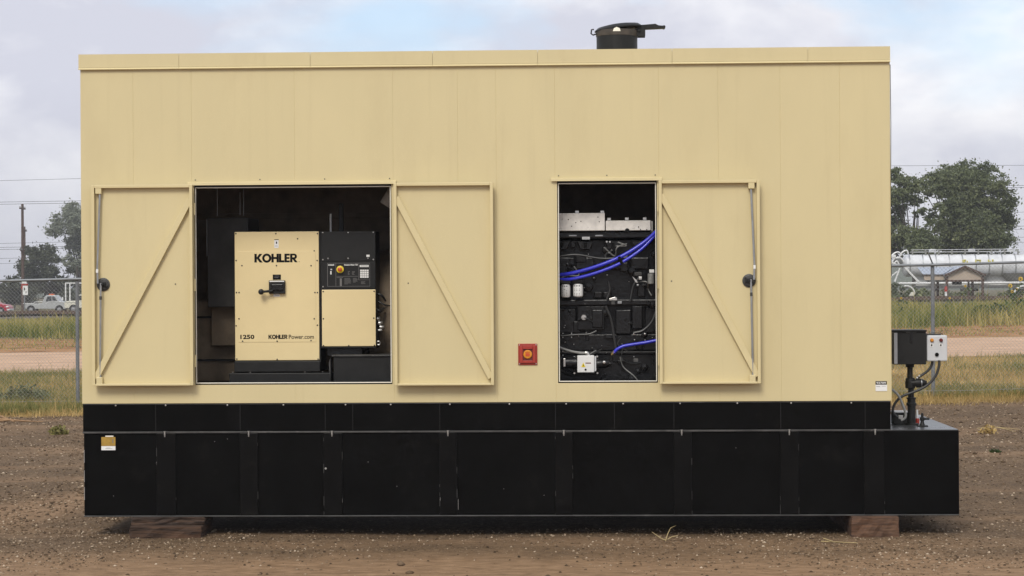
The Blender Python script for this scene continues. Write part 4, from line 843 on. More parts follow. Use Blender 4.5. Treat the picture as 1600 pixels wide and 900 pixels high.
rb('drain_plate', M_gprint, eng, 990, 560, 997, 565.5, YE + .115, .006, .002)
# castings, bosses and small lines that crowd the engine side
er = random.Random(21)
for k in range(34):
    x, y = er.uniform(876, 1026), er.choice([er.uniform(374, 440), er.uniform(442, 480), er.uniform(476, 548), er.uniform(555, 592)]); p = at(x, y, YE + .06); r = er.uniform(.012, .045)
    if 895 < x < 935 and y > 552: continue
    part('casting_boss', M_blackgl, eng, lambda b: b.lathe([(r, .1), (r, .0), (r * .85, -.012), (r * .5, -.014), (r * .45, -.03), (r * .2, -.032)], (p.x, YE + .05 + er.uniform(-.02, .06), p.z), 12, 'y'))
for k in range(16):
    x, y = er.uniform(872, 1020), er.uniform(378, 590); w, h = er.uniform(6, 18), er.uniform(5, 22)
    if y > 545 and x < 940: continue
    rb('casting_rib', M_blackgl, eng, x, y, x + w, y + h, YE + er.uniform(.03, .12), .15, .008)
for k in range(15):
    x, y = er.uniform(874, 1015), er.uniform(380, 585); pts = [(x, y)]
    for j in range(3): x += er.uniform(-14, 20); y += er.uniform(-14, 16); pts.append((x, y))
    part('fuel_line', M_cable if k % 3 else M_conduit, eng, lambda b: b.tube(smooth_path([at(a, c, YE + er.uniform(-.03, .08)) for a, c in pts], 6), er.uniform(.004, .010), 7))
for k in range(18):
    x, y = er.uniform(876, 1024), er.uniform(372, 590); p = at(x, y, YE + .03); r = er.uniform(.003, .0065)
    part('engine_bolt', M_bolt, eng, lambda b: b.lathe([(r, .06), (r, -.01), (r * .6, -.012)], (p.x, YE + .02, p.z), 6, 'y'))
# coolant heater with white control box
hb = thing('coolant_heater', 'white coolant heater box with warning triangle at the engine foot', 'heater', (at(915, 590, YE).x, YE, ZM + .012))
YH = YE - .18
rb('heater_box', M_white, hb, 902, 555.5, 928.5, 582, YH, .12, .006); rb('heater_box_side', M_lgrey, hb, 929, 557, 931.5, 580, YH + .01, .1, .003)
a, c, z0, z1 = rect(908, 566.5, 914.8, 573.5, YH - .001)
part('warning_triangle', M_yellow, hb, lambda b: b.prism([(a, z0), (c, z0), ((a + c) / 2, z1)], YH - .0025, YH - .0006)); part('warning_mark', M_print, hb, lambda b: b.box((a + c) / 2 - .003, (a + c) / 2 + .003, YH - .0034, YH - .0027, z0 + .007, z0 + .026))
rb('warning_strip', M_dred, hb, 914.8, 566.6, 923.3, 568, YH - .002, .0014, 0)
p = at(915, 577.5, YH); part('box_lock', M_print, hb, lambda b: b.lathe([(.0105, .002), (.0105, -.004)], (p.x, YH, p.z), 12, 'y'))
rb('mount_plate', M_black2, hb, 895, 556, 936, 586, YH + .13, .02, .004)
for x, y in ((897.5, 558), (933, 557), (897.5, 583), (933.5, 583), (931, 576.5)): p = at(x, y, YH + .12); part('mount_bolt', M_bolt, hb, lambda b: b.lathe([(.01, .012), (.01, -.005)], (p.x, YH + .12, p.z), 6, 'y'))
part('conduit', M_conduit, hb, lambda b: b.tube(smooth_path([at(x, y, YH + .05) for x, y in ((866, 539), (880, 545), (895, 549.5), (910, 551.5), (916, 551.5), (919.5, 556))]), .0135, 10)); part('conduit_elbow', M_bolt, hb, lambda b: b.tube(smooth_path([at(x, y, YH + .05) for x, y in ((914, 551), (918, 551.5), (920.5, 556))]), .0165, 10))
part('heater_pump', M_blackgl, hb, lambda b: b.tube([at(932, 569, YH + .07), at(944, 568, YH + .07), at(952, 567, YH + .07)], [.05, .05, .035], 18)); p = at(944, 566, YH + .02); part('pump_plug', M_bolt, hb, lambda b: b.lathe([(.014, .04), (.014, -.01), (.008, -.012)], (p.x, YH + .02, p.z), 10, 'y'))
part('heater_tank', M_blackgl, hb, lambda b: b.tube([at(882, 567, YH + .08), at(901, 567, YH + .08)], [.06, .06], 18)); rb('heater_strap', M_bolt, hb, 880, 560, 883.5, 573, YH + .015, .02, .004)

# ------------------------------------------------------------------ fuel filling post on the right end of the tank
YP = .72
fs_ = thing('fuel_fill_post', 'black fuel fill box on a pipe at the right end of the tank', 'fuel fill', (at(1425, 662, YP).x, YP, ZK - .003))
fb = rb('fill_box', M_black2, fs_, 1396.5, 518, 1447, 569.5, YP - .1, .32, .005)
rb('fill_lid', M_black2, fb, 1393.5, 515.5, 1448.3, 518.2, YP - .12, .36, .003); rb('hinge_strip', M_steel, fb, 1397, 520, 1402.3, 568.5, YP - .103, .0025, .001)
rb('hasp', M_blackgl, fb, 1422, 519, 1426.5, 532, YP - .108, .006, .003); p = at(1424.5, 533.5, YP - .1); part('padlock_eye', M_blackgl, fb, lambda b: b.lathe([(.014, .0), (.014, -.012)], (p.x, YP - .1, p.z), 14, 'y')); rb('hasp_plate', M_edge, fb, 1416, 518.6, 1432, 519.8, YP - .105, .004, 0)
def zz(y): return at(1424, y, YP).z
px_ = at(1424, 600, YP).x
def pipe(name, x, prof, m=M_black2, par=fs_): return part(name, m, par, lambda b: b.lathe([(r, zz(y)) for r, y in prof], (at(x, 620, YP).x, YP + .02, 0), 20))
pipe('fill_pipe', 1422.5, [(.028, 592), (.028, 574), (.043, 573.5), (.043, 569)])
pipe('pipe_coupling', 1423, [(.038, 607), (.05, 606), (.054, 598), (.046, 591), (.03, 590)])
pipe('riser_pipe', 1424, [(.03, 625), (.03, 606)])
pipe('pipe_union', 1424.5, [(.038, 634), (.052, 633.5), (.052, 630), (.041, 629), (.041, 624), (.046, 623.5), (.046, 621)])
pipe('tank_nipple', 1424.7, [(.07, 664), (.07, 661.5), (.041, 661), (.041, 632)])
a = at(1424, 598.5, YP); part('side_tee', M_black2, fs_, lambda b: b.tube([(a.x, a.y, a.z), (a.x + .045, a.y - .01, a.z), (a.x + .046, a.y - .01, a.z), (a.x + .085, a.y - .02, a.z + .002), (a.x + .11, a.y - .02, a.z + .004), (a.x + .15, a.y - .02, a.z)], [.035, .035, .048, .046, .036, .022], 16))
part('tee_band', M_steel, fs_, lambda b: b.tube([(a.x + .088, a.y - .02, a.z + .002), (a.x + .1, a.y - .02, a.z + .003)], .0415, 16))
# gauge alarm panel
gp = thing('alarm_panel', 'light grey alarm box with amber and red lamps beside fill box', 'alarm panel', (at(1464, 565, YP).x, YP, at(1464, 565, YP).z))
rb('alarm_box', M_lgrey, gp, 1448.3, 524, 1480.3, 564.7, YP - .06, .16, .014, seg=4) if False else part('alarm_box', M_lgrey, gp, lambda b: b.box(*rect(1448.3, 524, 1480.3, 564.7, YP - .06)[:2], YP - .06, YP + .1, *rect(1448.3, 524, 1480.3, 564.7, YP - .06)[2:]), bevel=.014, seg=4)
rb('mounting_bracket', M_black2, gp, 1445, 522.2, 1471, 523.6, YP - .02, .14, .002)
for x, m in ((1456, M_amber), (1470.3, M_dred)):
    p = at(x, 531.5, YP - .06); part('lamp', m, gp, lambda b: b.lathe([(.0185, .001), (.0185, -.006), (.0165, -.008), (.0165, -.02), (.011, -.026)], (p.x, YP - .06, p.z), 18, 'y'))
    lb = rb('lamp_label', M_white, gp, x - 2.7, 536.7, x + 2.2, 541.8, YP - .0625, .0022, 0); rb('label_print', M_print, lb, x - 1.4, 538, x + .9, 540.6, YP - .0638, .001, 0)
p = at(1463.8, 554, YP - .06); part('test_button', M_print, gp, lambda b: b.lathe([(.0195, .001), (.0195, -.008), (.014, -.011), (.014, -.018)], (p.x, YP - .06, p.z), 18, 'y'))
part('cable', M_cable, gp, lambda b: b.tube(smooth_path([at(x, y, YP) for x, y in ((1457, 563), (1455.5, 571), (1450, 579), (1442, 585), (1434, 590))]), .0135, 10)); part('cable_end', M_white, gp, lambda b: b.tube([at(1437.5, 587.5, YP), at(1432.5, 591, YP)], [.014, .01], 8))
part('cable', M_cable, gp, lambda b: b.tube(smooth_path([at(x, y, YP - .06) for x, y in ((1467.5, 563), (1467, 573), (1462, 587), (1452, 599), (1440, 607), (1426, 613), (1410, 619), (1400, 628), (1395, 640), (1398, 648), (1403, 652))]), .0135, 10))
part('cable', M_conduit, gp, lambda b: b.tube(smooth_path([at(x, y, YP - .12) for x, y in ((1389, 607.5), (1397, 611), (1405, 620), (1411, 634), (1415, 646), (1414, 653), (1408, 657))]), .013, 10))
part('cable', M_cable, gp, lambda b: b.tube([at(1444, 521.8, YP), at(1450, 520.4, YP), at(1464, 520.2, YP), at(1472, 521, YP), at(1474, 524, YP)], .004, 6))
# junction box, vent and valve standing on the tank top
jb = thing('junction_box', 'small grey junction box on the tank top beside the wall', 'junction box', (at(1407, 657, .8).x, .82, ZK - .003))
part('box_body', M_black2, jb, lambda b: b.box(*rect(1396, 646, 1420, 659, .75)[:2], .75, .92, ZK - .0025, at(1407, 645, .75).z), bevel=.006)
part('box_lid', M_lgrey, jb, lambda b: b.box(*rect(1395, 646, 1421, 659, .74)[:2], .74, .93, at(1407, 645, .75).z + .0005, at(1407, 642.8, .75).z), bevel=.004); rb('box_gland', M_bolt, jb, 1404, 649, 1411, 655, .735, .014, .003)
vt = thing('level_gauge', 'clear level gauge tube with red cap on the tank top', 'gauge', (at(1433, 660, .9).x, .9, ZK - .003))
p = at(1433, 656, .9); part('gauge_cap', M_red, vt, lambda b: b.lathe([(.022, ZK - .003), (.024, p.z - .01), (.024, p.z + .012), (.015, p.z + .016)], (p.x, .9, 0), 14)); part('gauge_tube', M_white, vt, lambda b: b.lathe([(.011, p.z + .0165), (.011, at(1433, 641, .9).z), (.006, at(1433, 640, .9).z)], (p.x, .9, 0), 10))
vv = thing('tank_valve', 'small black valve with side handle on the tank top', 'valve', (at(1441, 664, .5).x, .5, ZK - .003))
p = at(1441, 650, .5); q = at(1441, 664.5, .5)
part('valve_base', M_black2, vv, lambda b: b.box(p.x - .05, p.x + .05, .44, .56, ZK - .0028, ZK + .008), bevel=.003); part('valve_stem', M_black2, vv, lambda b: b.lathe([(.028, ZK + .0085), (.02, ZK + .03), (.016, ZK + .05), (.024, ZK + .055), (.024, ZK + .085), (.014, ZK + .09), (.012, ZK + .125), (.006, ZK + .13)], (p.x, .5, 0), 14))
part('valve_handle', M_black2, vv, lambda b: b.tube([(p.x - .015, .5, ZK + .07), (p.x + .07, .5, ZK + .072)], [.01, .012], 10))
# ------------------------------------------------------------------ chain link fence
M_galv = mat('galvanised_fence', (.20, .21, .22), .5, metal=.5, var=.2, scale=5)
M_wire = mat('fence_wire', (.33, .33, .32), .45, metal=.4, var=.15, scale=5)
YF_ = 18.0
pL, pR = at(120.5, 436, YF_), at(1457, 414, YF_)
step_ = (pR.x - pL.x) / 5; posts = [(pL.x + step_ * k) for k in range(-3, 9)]
def rail_z(x):
    t = (x - pL.x) / (pR.x - pL.x)
    if t > 1: return pR.z + (x - pR.x) * .024
    if t < 0: return pL.z + (x - pL.x) * .018
    return pL.z + (pR.z - pL.z) * t
fence = thing('chain_link_fence', 'grey chain link fence running behind the generator', 'fence', (pL.x, YF_, float(ground_z(pL.x, YF_))))
for k, x in enumerate(posts):
    g = float(ground_z(x, YF_)); rz = rail_z(x)
    po = part('fence_post', M_galv, fence, lambda b: b.cyl((x, YF_, g - .05), (x, YF_, rz + .02), .036, n=12)); part('post_cap', M_galv, po, lambda b: b.lathe([(.042, 0), (.044, .03), (.03, .05)], (x, YF_, rz - .02), 12))
    s = 1 if k < 5 else -1
    part('post_arm', M_galv, po, lambda b: b.tube([(x, YF_ - .03, rz + .02), (x + s * .11 * (.3 if s > 0 else 1), YF_ - .13, rz + .25)], .014, 8))
part('top_rail', M_galv, fence, lambda b: b.tube([(x, YF_ - .055, rail_z(x)) for x in posts], .026, 10))
part('tension_wire', M_wire, fence, lambda b: b.tube([(x, YF_ - .03, float(ground_z(x, YF_)) + .12) for x in np.linspace(posts[0], posts[-1], 60)], .004, 5))
def mesh(b):
    h = 2.36; d = .072; n = int((posts[-1] - posts[0]) / d)
    for s in (1, -1):
        for i in range(-int(h / d), n + int(h / d)):
            x0 = posts[0] + i * d if s > 0 else posts[0] + i * d + h; x1 = x0 + s * h; t0, t1 = 0., 1.
            lo, hi = posts[0], posts[-1]
            for xx in (lo, hi):
                t = (xx - x0) / (x1 - x0)
                if (min(x0, x1) < xx < max(x0, x1)):
                    if (xx == lo) == (x1 > x0): t0 = max(t0, t)
                    else: t1 = min(t1, t)
            if max(x0, x1) <= lo or min(x0, x1) >= hi or t1 <= t0: continue
            pts = []
            for t in (t0, (t0 + t1) / 2, t1):
                x = x0 + (x1 - x0) * t; zt = rail_z(x) - .03; zb = zt - h; pts.append((x, YF_ - .035 + s * .003, zb + (zt - zb) * t))
            b.tube(pts, .0019, 3, False)
part('wire_mesh', M_wire, fence, mesh, smooth=False, kind='stuff')

# ------------------------------------------------------------------ railway beyond the weeds
M_rust = mat('rusty_rail', (.085, .055, .04), .7, metal=.3, var=.3, scale=8); M_tie = mat('dark_sleeper', (.03, .024, .02), .9, var=.4, scale=5)
rail = thing('railway_track', 'rusty railway track on dark sleepers beyond the weeds', 'railway track', (0, 80.5, 1.3))
def rz_(x): return float(ground_z(x, 80)) + .10
xs = np.linspace(-36, 36, 60)
for y in (79.8, 81.25):
    b = MB(); vs = []; fs = []
    for i, x in enumerate(xs):
        z = rz_(x) + .10
        vs += [(x, y - .06, z), (x, y - .03, z + .15), (x, y + .03, z + .15), (x, y + .06, z)]
    for i in range(len(xs) - 1):
        for k in range(3): fs.append((4 * i + k, 4 * i + 4 + k, 4 * i + 5 + k, 4 * i + 1 + k))
    b.add(vs, fs); b.build('rail', M_rust, rail)
tie = None
for x in np.arange(-35.5, 35.5, .62):
    if -17 < x < 12: continue
    if tie is None:
        tie = part('sleeper', M_tie, rail, lambda b: b.box(-.12, .12, -1.3, 1.3, -.08, .10)); tie.data.transform(Matrix.Translation(BASE[rail.name])); o = tie
    else: o = tie.copy(); COL.objects.link(o)
    o.location = Vector((x, 80.5, rz_(x))) - BASE[rail.name]; o.rotation_euler.z = random.uniform(-.02, .02)
def bal():
    vs, fs = [], []
    for x in xs:
        z = float(ground_z(x, 80)); vs += [(x, 76.8, z - .25), (x, 78.9, z + .085), (x, 82.2, z + .085), (x, 84.4, z - .3)]
    for i in range(len(xs) - 1):
        for k in range(3): fs.append((4 * i + k, 4 * i + 4 + k, 4 * i + 5 + k, 4 * i + 1 + k))
    return struct('track_ballast', vs, fs, mat('ballast', (.10, .085, .075), .95, var=.5, scale=6, detail=8, bump=.8, bscale=12))
bal()

# ------------------------------------------------------------------ trees
M_bark = mat('bark', (.05, .04, .032), .9, var=.3, scale=4, bump=.5, bscale=10)
def tree(label, base_px, Y, clumps, n, leaf, m, name='leafy_tree', ysp=2.5, limbs=True, cat='tree'):
    g = at(base_px[0], base_px[1], Y); gz = float(ground_z(g.x, Y)); t = thing(name, label, cat, (g.x, Y, gz), 'trees along the far side')
    sc = (Y + DIST) / FPX; C = [(at(x, y, Y), r * sc) for x, y, r in clumps]; tot = sum(r ** 2 for _, r in C); P = []
    for c, r in C:
        k = max(20, int(n * r ** 2 / tot)); dy = random.uniform(-1, 1) * ysp
        # each clump is a handful of leafy sprays rather than one ball
        ns = max(9, int(k / 60)); sp = RNG.normal(0, 1, (ns, 3)); sp /= np.linalg.norm(sp, axis=1)[:, None]; sp *= (RNG.random(ns) ** .5)[:, None] * r * 1.08
        w = RNG.integers(0, ns, k); q = RNG.normal(0, .13, (k, 3)) * r * np.array([1.3, 1.1, .8]) * (.5 + RNG.random((k, 1)) ** 3 * 2.2)
        P.append(sp[w] * np.array([1, .9, .92]) + q + np.array([c.x - g.x, dy, c.z - gz]))
    leaf_cloud(np.concatenate(P), leaf, t, 'crown', m)
    b = MB(); H = max(c.z for c, _ in C) - gz
    b.tube([(g.x, Y, gz - .2), (g.x + .15, Y, gz + H * .2), (g.x - .1, Y + .1, gz + H * .42), (g.x + .1, Y, gz + H * .7)], [H * .032, H * .026, H * .02, H * .006], 9)
    for c, r in C:
        k = random.uniform(.15, .4); s = Vector((g.x, Y, gz + H * k)); e = Vector((c.x, Y + random.uniform(-1, 1), c.z)); mid = s.lerp(e, .55) + Vector((0, 0, -.04 * H)); b.tube([s, mid, e], [H * .010, H * .006, H * .0015], 6)
    b.build('trunk', M_bark, t); return t
M_leafA = leafmat('elm_leaves', [(0, (.065, .08, .038)), (.5, (.13, .155, .075)), (.85, (.22, .24, .115)), (1, (.33, .35, .18))], patch=.35)
M_leafB = leafmat('haze_toned_elm_leaves', [(0, (.15, .165, .125)), (.5, (.22, .24, .18)), (1, (.32, .34, .26))], patch=.3)  # leaf tones paled so that distance haze sits in the colour
M_leafC = leafmat('dark_scrub_leaves', [(0, (.05, .056, .036)), (.6, (.10, .11, .07)), (1, (.17, .18, .12))], patch=.3)
tree('broad dark green tree standing behind the silver tanker trailer', (1505, 440), 165, [(1488, 272, 22), (1515, 268, 20), (1535, 272, 20), (1470, 290, 22), (1500, 295, 34), (1545, 297, 26), (1560, 318, 20), (1520, 325, 36), (1488, 330, 24), (1570, 345, 16), (1556, 350, 24), (1515, 360, 36), (1485, 368, 24), (1552, 380, 24), (1568, 376, 14), (1525, 390, 30), (1490, 393, 26), (1465, 300, 13), (1452, 283, 15), (1446, 300, 11), (1462, 335, 12), (1468, 358, 14)], 62000, .125, M_leafA)
tree('thin ragged tree close to the right end of the enclosure', (1428, 440), 158, [(1402, 275, 12), (1415, 292, 18), (1436, 290, 14), (1398, 305, 14), (1408, 325, 16), (1426, 312, 14), (1434, 332, 9), (1402, 348, 14), (1412, 368, 20), (1440, 366, 16), (1400, 385, 16), (1430, 388, 22), (1455, 382, 18), (1450, 348, 7), (1385, 300, 14), (1378, 340, 16), (1380, 375, 16), (1468, 350, 10), (1465, 325, 9)], 34000, .12, M_leafA)
tree('pale hazy tree showing at the left edge of the enclosure', (125, 478), 300, [(104, 330, 14), (95, 345, 12), (112, 345, 18), (100, 362, 16), (122, 365, 18), (116, 385, 14), (125, 335, 18), (135, 350, 20), (130, 390, 16), (120, 410, 12), (140, 380, 20), (126, 430, 12), (145, 410, 16)], 26000, .19, M_leafB, ysp=4)
tree('dark scrubby tree behind the parked grey pickup', (72, 480), 250, [(55, 395, 13), (50, 415, 16), (76, 395, 13), (72, 412, 14), (42, 435, 16), (62, 440, 18), (85, 430, 14), (95, 445, 14), (105, 420, 10), (112, 445, 12), (78, 455, 16), (52, 460, 14), (90, 405, 8), (45, 390, 8)], 26000, .165, M_leafC, ysp=3)
tree('low dark shrub behind the red car', (22, 482), 240, [(14, 450, 12), (28, 445, 13), (5, 458, 12), (-12, 452, 13), (30, 462, 14), (12, 468, 13), (48, 470, 10), (-25, 462, 12)], 8000, .19, M_leafC, name='shrub', ysp=2, cat='shrub')
tree('dark shrub behind the cream truck', (118, 484), 245, [(105, 462, 12), (118, 458, 12), (96, 472, 11), (125, 470, 12), (138, 462, 13), (150, 468, 12)], 7000, .19, M_leafC, name='shrub', ysp=2, cat='shrub')
tree('low green scrub below the silver tanker trailer', (1420, 468), 128, [(1400, 455, 10), (1415, 460, 10), (1432, 458, 10), (1392, 462, 9), (1448, 462, 8), (1380, 458, 12), (1405, 466, 9)], 3000, .16, M_leafA, name='shrub', ysp=1.5, cat='shrub')
tree('grey green scrub under the small gabled shelter', (1510, 468), 118, [(1480, 462, 8), (1495, 460, 8), (1512, 461, 9), (1528, 463, 8), (1545, 464, 8), (1565, 464, 8), (1585, 463, 8), (1600, 462, 9)], 2800, .15, M_bluebush, name='shrub', ysp=1.5, cat='shrub')

# ------------------------------------------------------------------ utility poles, wires and a sign
def pole(label, x, ytop, Y, r, arms):
    a = at(x, ytop, Y); g = float(ground_z(a.x, Y)); t = thing('utility_pole', label, 'utility pole', (a.x, Y, g), 'utility poles')
    part('pole_shaft', M_pole, t, lambda b: b.tube([(a.x, Y, g - .3), (a.x, Y, a.z)], [r, r * .72], 12))
    for dz, w in arms:
        ar = part('crossarm', M_pole, t, lambda b: b.box(a.x - .06, a.x + .06, Y - w, Y + w, a.z - dz - .07, a.z - dz + .07))
        for s in (-.9, -.4, .4, .9): part('insulator', M_conduit, ar, lambda b: b.lathe([(.04, 0), (.07, .05), (.05, .1), (.06, .14), (.03, .18)], (a.x, Y + s * w, a.z - dz + .072), 8))
    return a
pole('tall brown wooden utility pole at the left edge', 35, 319, 205, .20, [(.5, 1.1), (5.2, .8)])
pole('shorter wooden pole just behind the tall left pole', 38.5, 354, 260, .16, [(.6, 1.0)])
def wire(label, l, r, Y, rad, sag=0.0):
    a, c = at(-260, l, Y), at(1860, r, Y); pts = []
    for i in range(41): t = i / 40; p = a.lerp(c, t); p.z -= sag * 4 * t * (1 - t); pts.append(p)
    b = MB(); b.tube(pts, rad, 5); o = b.build('overhead_wire', M_cable, smooth=True); return tag(o, label, 'wire', 'overhead wires')
wire('upper of the paired overhead wires crossing the big tree', 320, 285.5, 190, .02, .0)
wire('lower of the paired overhead wires crossing the big tree', 323.5, 288.5, 190, .02, .0)
wire('thin overhead wire above the big tree', 290, 258, 200, .018, -.6)
wire('overhead wire level with the middle of the big tree', 386, 321, 210, .018, .4)
wire('upper of two close wires low across the trees', 390, 346, 195, .02, .3)
wire('lower of two close wires low across the trees', 393, 351, 195, .02, .3)
wire('lowest thin overhead wire crossing above the fence', 416, 372, 215, .016, .2)
wire('second lowest thin overhead wire crossing above the fence', 408, 364, 215, .018, .2)
p = at(38, 450, 88); g = float(ground_z(p.x, 88))
sg = thing('track_sign', 'small white and red sign on a thin post by the railway', 'sign', (p.x, 88, g))
part('sign_post', M_galv, sg, lambda b: b.box(p.x - .03, p.x + .03, 88.012, 88.06, g - .1, at(38, 437, 88).z))
sgb = rb('sign_board', M_white, sg, 35.5, 446.5, 43.5, 461, 88, .01, 0); rb('sign_top', M_white, sg, 34, 438, 41.5, 443, 88, .01, 0); rb('sign_band', M_red, sg, 33.5, 443.4, 43.5, 446, 88, .01, 0)
rb('sign_edge', M_red, sg, 33.2, 446.5, 35.2, 452, 88, .01, 0); rb('sign_mark', M_print, sgb, 37.2, 449.5, 38.8, 453.5, 87.995, .004, 0); rb('sign_mark', M_gprint, sgb, 40, 455, 41.4, 457.5, 87.995, .004, 0)

# ------------------------------------------------------------------ vehicles behind the tracks
M_glass = mat('vehicle_glass', (.03, .035, .04), .08, var=.1, spec=.8); M_tyre = mat('tyre', (.015, .015, .015), .85); M_chrome = mat('chrome', (.5, .5, .5), .2, metal=.9)
M_carred = mat('red_car_paint', (.34, .012, .03), .25, var=.05); M_silver = mat('silver_truck_paint', (.42, .43, .43), .3, metal=.2, var=.06); M_creamv = mat('cream_truck_paint', (.62, .60, .50), .35, var=.05); M_wtruck = mat('white_truck_paint', (.66, .66, .65), .3, var=.05)
def wheel(par, x, y, z, r, w=.22):
    t = part('wheel', M_tyre, par, lambda b: b.lathe([(r * .7, -w / 2), (r * .95, -w / 2), (r, -w * .35), (r, w * .35), (r * .95, w / 2), (r * .7, w / 2)], (x, y, z + r), 20, 'y'))
    part('rim', M_chrome, t, lambda b: b.lathe([(r * .62, -w / 2 - .012), (r * .62, -w / 2 + .02), (r * .2, -w / 2 - .02)], (x, y, z + r), 14, 'y'))
def vehicle(name, label, cat, x0, Y, prof, wid, paint, windows, wheels, r):
    """side profile in metres from the front-left ground point, near side towards the camera"""
    g = float(ground_z(x0 + 2, Y)); t = thing(name, label, cat, (x0 + 2, Y, g))
    part('body', paint, t, lambda b: b.prism([(x0 + a, g + h) for a, h in prof], Y - wid / 2, Y + wid / 2), bevel=.06, seg=3)
    for w in windows: part('side_window', M_glass, t, lambda b: b.prism([(x0 + a, g + h) for a, h in w], Y - wid / 2 - .012, Y - wid / 2 + .02))
    for x in wheels:
        part('wheel_arch', M_print, t, lambda b: b.lathe([(r * 1.2, -.008), (r * 1.2, .02)], (x0 + x, Y - wid / 2, g + r * 1.05), 22, 'y'))
        for s in (-1, 1): wheel(t, x0 + x, Y + s * (wid / 2 - .12) - (.03 if s < 0 else 0), g, r)
    return t, g
xf = at(18, 480, 195).x
rc, g = vehicle('red_car', 'red car nose entering the frame at the left edge', 'car', xf - 4.4, 195, [(0.05, .3), (0, .75), (.15, .95), (.9, 1.02), (1.5, 1.42), (2.6, 1.45), (3.3, 1.05), (4.1, .92), (4.35, .72), (4.4, .35), (4.2, .25), (.3, .25)], 1.7, M_carred, [[(1.05, 1.03), (1.55, 1.36), (2.1, 1.38), (2.1, 1.02)], [(2.16, 1.02), (2.16, 1.38), (2.55, 1.38), (3.1, 1.03)]], (.85, 3.5), .31)
part('headlight', M_white, rc, lambda b: b.box(xf - .35, xf - .08, 194.13, 194.16, g + .66, g + .8), bevel=.02); part('bumper', M_lgrey, rc, lambda b: b.box(xf - .28, xf + .03, 194.14, 195.85, g + .32, g + .5), bevel=.03); part('door_handle', M_chrome, rc, lambda b: b.box(xf - 2.6, xf - 2.42, 194.12, 194.15, g + .88, g + .91))
x0 = at(41, 480, 193).x
pk, g = vehicle('pickup_truck', 'silver pickup truck with orange roof beacon and low open bed', 'truck', x0, 193, [(0, .55), (0, .98), (1.35, .98), (1.9, 1.02), (2.25, 1.78), (2.45, 1.86), (3.2, 1.86), (3.35, 1.8), (3.75, 1.22), (4.45, 1.12), (4.6, .95), (4.6, .5), (4.3, .38), (.2, .42)], 1.8, M_silver, [[(2.32, 1.2), (2.5, 1.74), (2.95, 1.74), (2.95, 1.2)], [(3.02, 1.2), (3.02, 1.74), (3.22, 1.74), (3.58, 1.22)]], (.75, 3.75), .36)
part('bed_rail', M_wtruck, pk, lambda b: b.tube([(x0 - .1, 192.08, g + 1.0), (x0 + 1.0, 192.08, g + 1.0), (x0 + 1.25, 192.08, g + 1.16), (x0 + 2.0, 192.08, g + 1.18)], .035, 8)); part('beacon', mat('orange_beacon', (.6, .12, .03), .4), pk, lambda b: b.box(x0 + 2.5, x0 + 3.0, 192.7, 193.3, g + 1.862, g + 2.0), bevel=.02)
part('trim_line', M_wtruck, pk, lambda b: b.tube([(x0 + 2.3, 192.085, g + .95), (x0 + 2.6, 192.085, g + 1.18), (x0 + 3.2, 192.085, g + 1.25), (x0 + 4.2, 192.085, g + 1.1)], .03, 6)); part('headlight', M_white, pk, lambda b: b.box(x0 + 4.40, x0 + 4.58, 192.09, 192.13, g + .78, g + .92)); part('bumper', M_chrome, pk, lambda b: b.box(x0 + 4.45, x0 + 4.68, 192.1, 193.9, g + .45, g + .62), bevel=.03)
part('bed_gear', M_edge, pk, lambda b: b.box(x0 + .5, x0 + .9, 192.8, 193.3, g + .985, g + 1.25), bevel=.03); part('door_line', M_gprint, pk, lambda b: b.box(x0 + 2.985, x0 + 2.995, 192.085, 192.11, g + .55, g + 1.18))
x0 = at(104, 480, 190).x
wt, g = vehicle('rack_truck', 'cream truck with a tall white rack beside the fence post', 'truck', x0, 190, [(0, .6), (0, 1.12), (.35, 1.2), (1.2, 1.24), (1.45, 1.75), (1.6, 1.86), (2.7, 1.86), (2.85, 1.2), (4.9, 1.2), (4.9, .55), (.15, .45)], 1.85, M_creamv, [[(1.35, 1.28), (1.6, 1.76), (2.05, 1.76), (2.05, 1.28)], [(2.12, 1.28), (2.12, 1.76), (2.6, 1.76), (2.7, 1.28)]], (.95, 4.0), .37)
for y in (189.12, 190.88): part('rack_frame', M_wtruck, wt, lambda b: b.box(x0 + .08, x0 + .2, y - .04, y + .04, g + 1.205, g + 3.0).box(x0 + .08, x0 + 4.8, y - .045, y + .045, g + 3.005, g + 3.12).box(x0 + 4.7, x0 + 4.82, y - .04, y + .04, g + 1.205, g + 3.0))
part('windshield', M_glass, wt, lambda b: b.prism([(x0 + 1.17, g + 1.27), (x0 + 1.42, g + 1.74), (x0 + 1.40, g + 1.76), (x0 + 1.14, g + 1.28)], 189.2, 190.8)); part('mirror', M_white, wt, lambda b: b.box(x0 - .25, x0 - .1, 189.0, 189.1, g + 1.3, g + 1.6), bevel=.02); part('grille', M_edge, wt, lambda b: b.box(x0 - .02, x0 + .01, 189.3, 190.7, g + .7, g + 1.05)); part('hood_line', M_gprint, wt, lambda b: b.box(x0 + .05, x0 + 1.2, 189.06, 189.09, g + 1.02, g + 1.05))

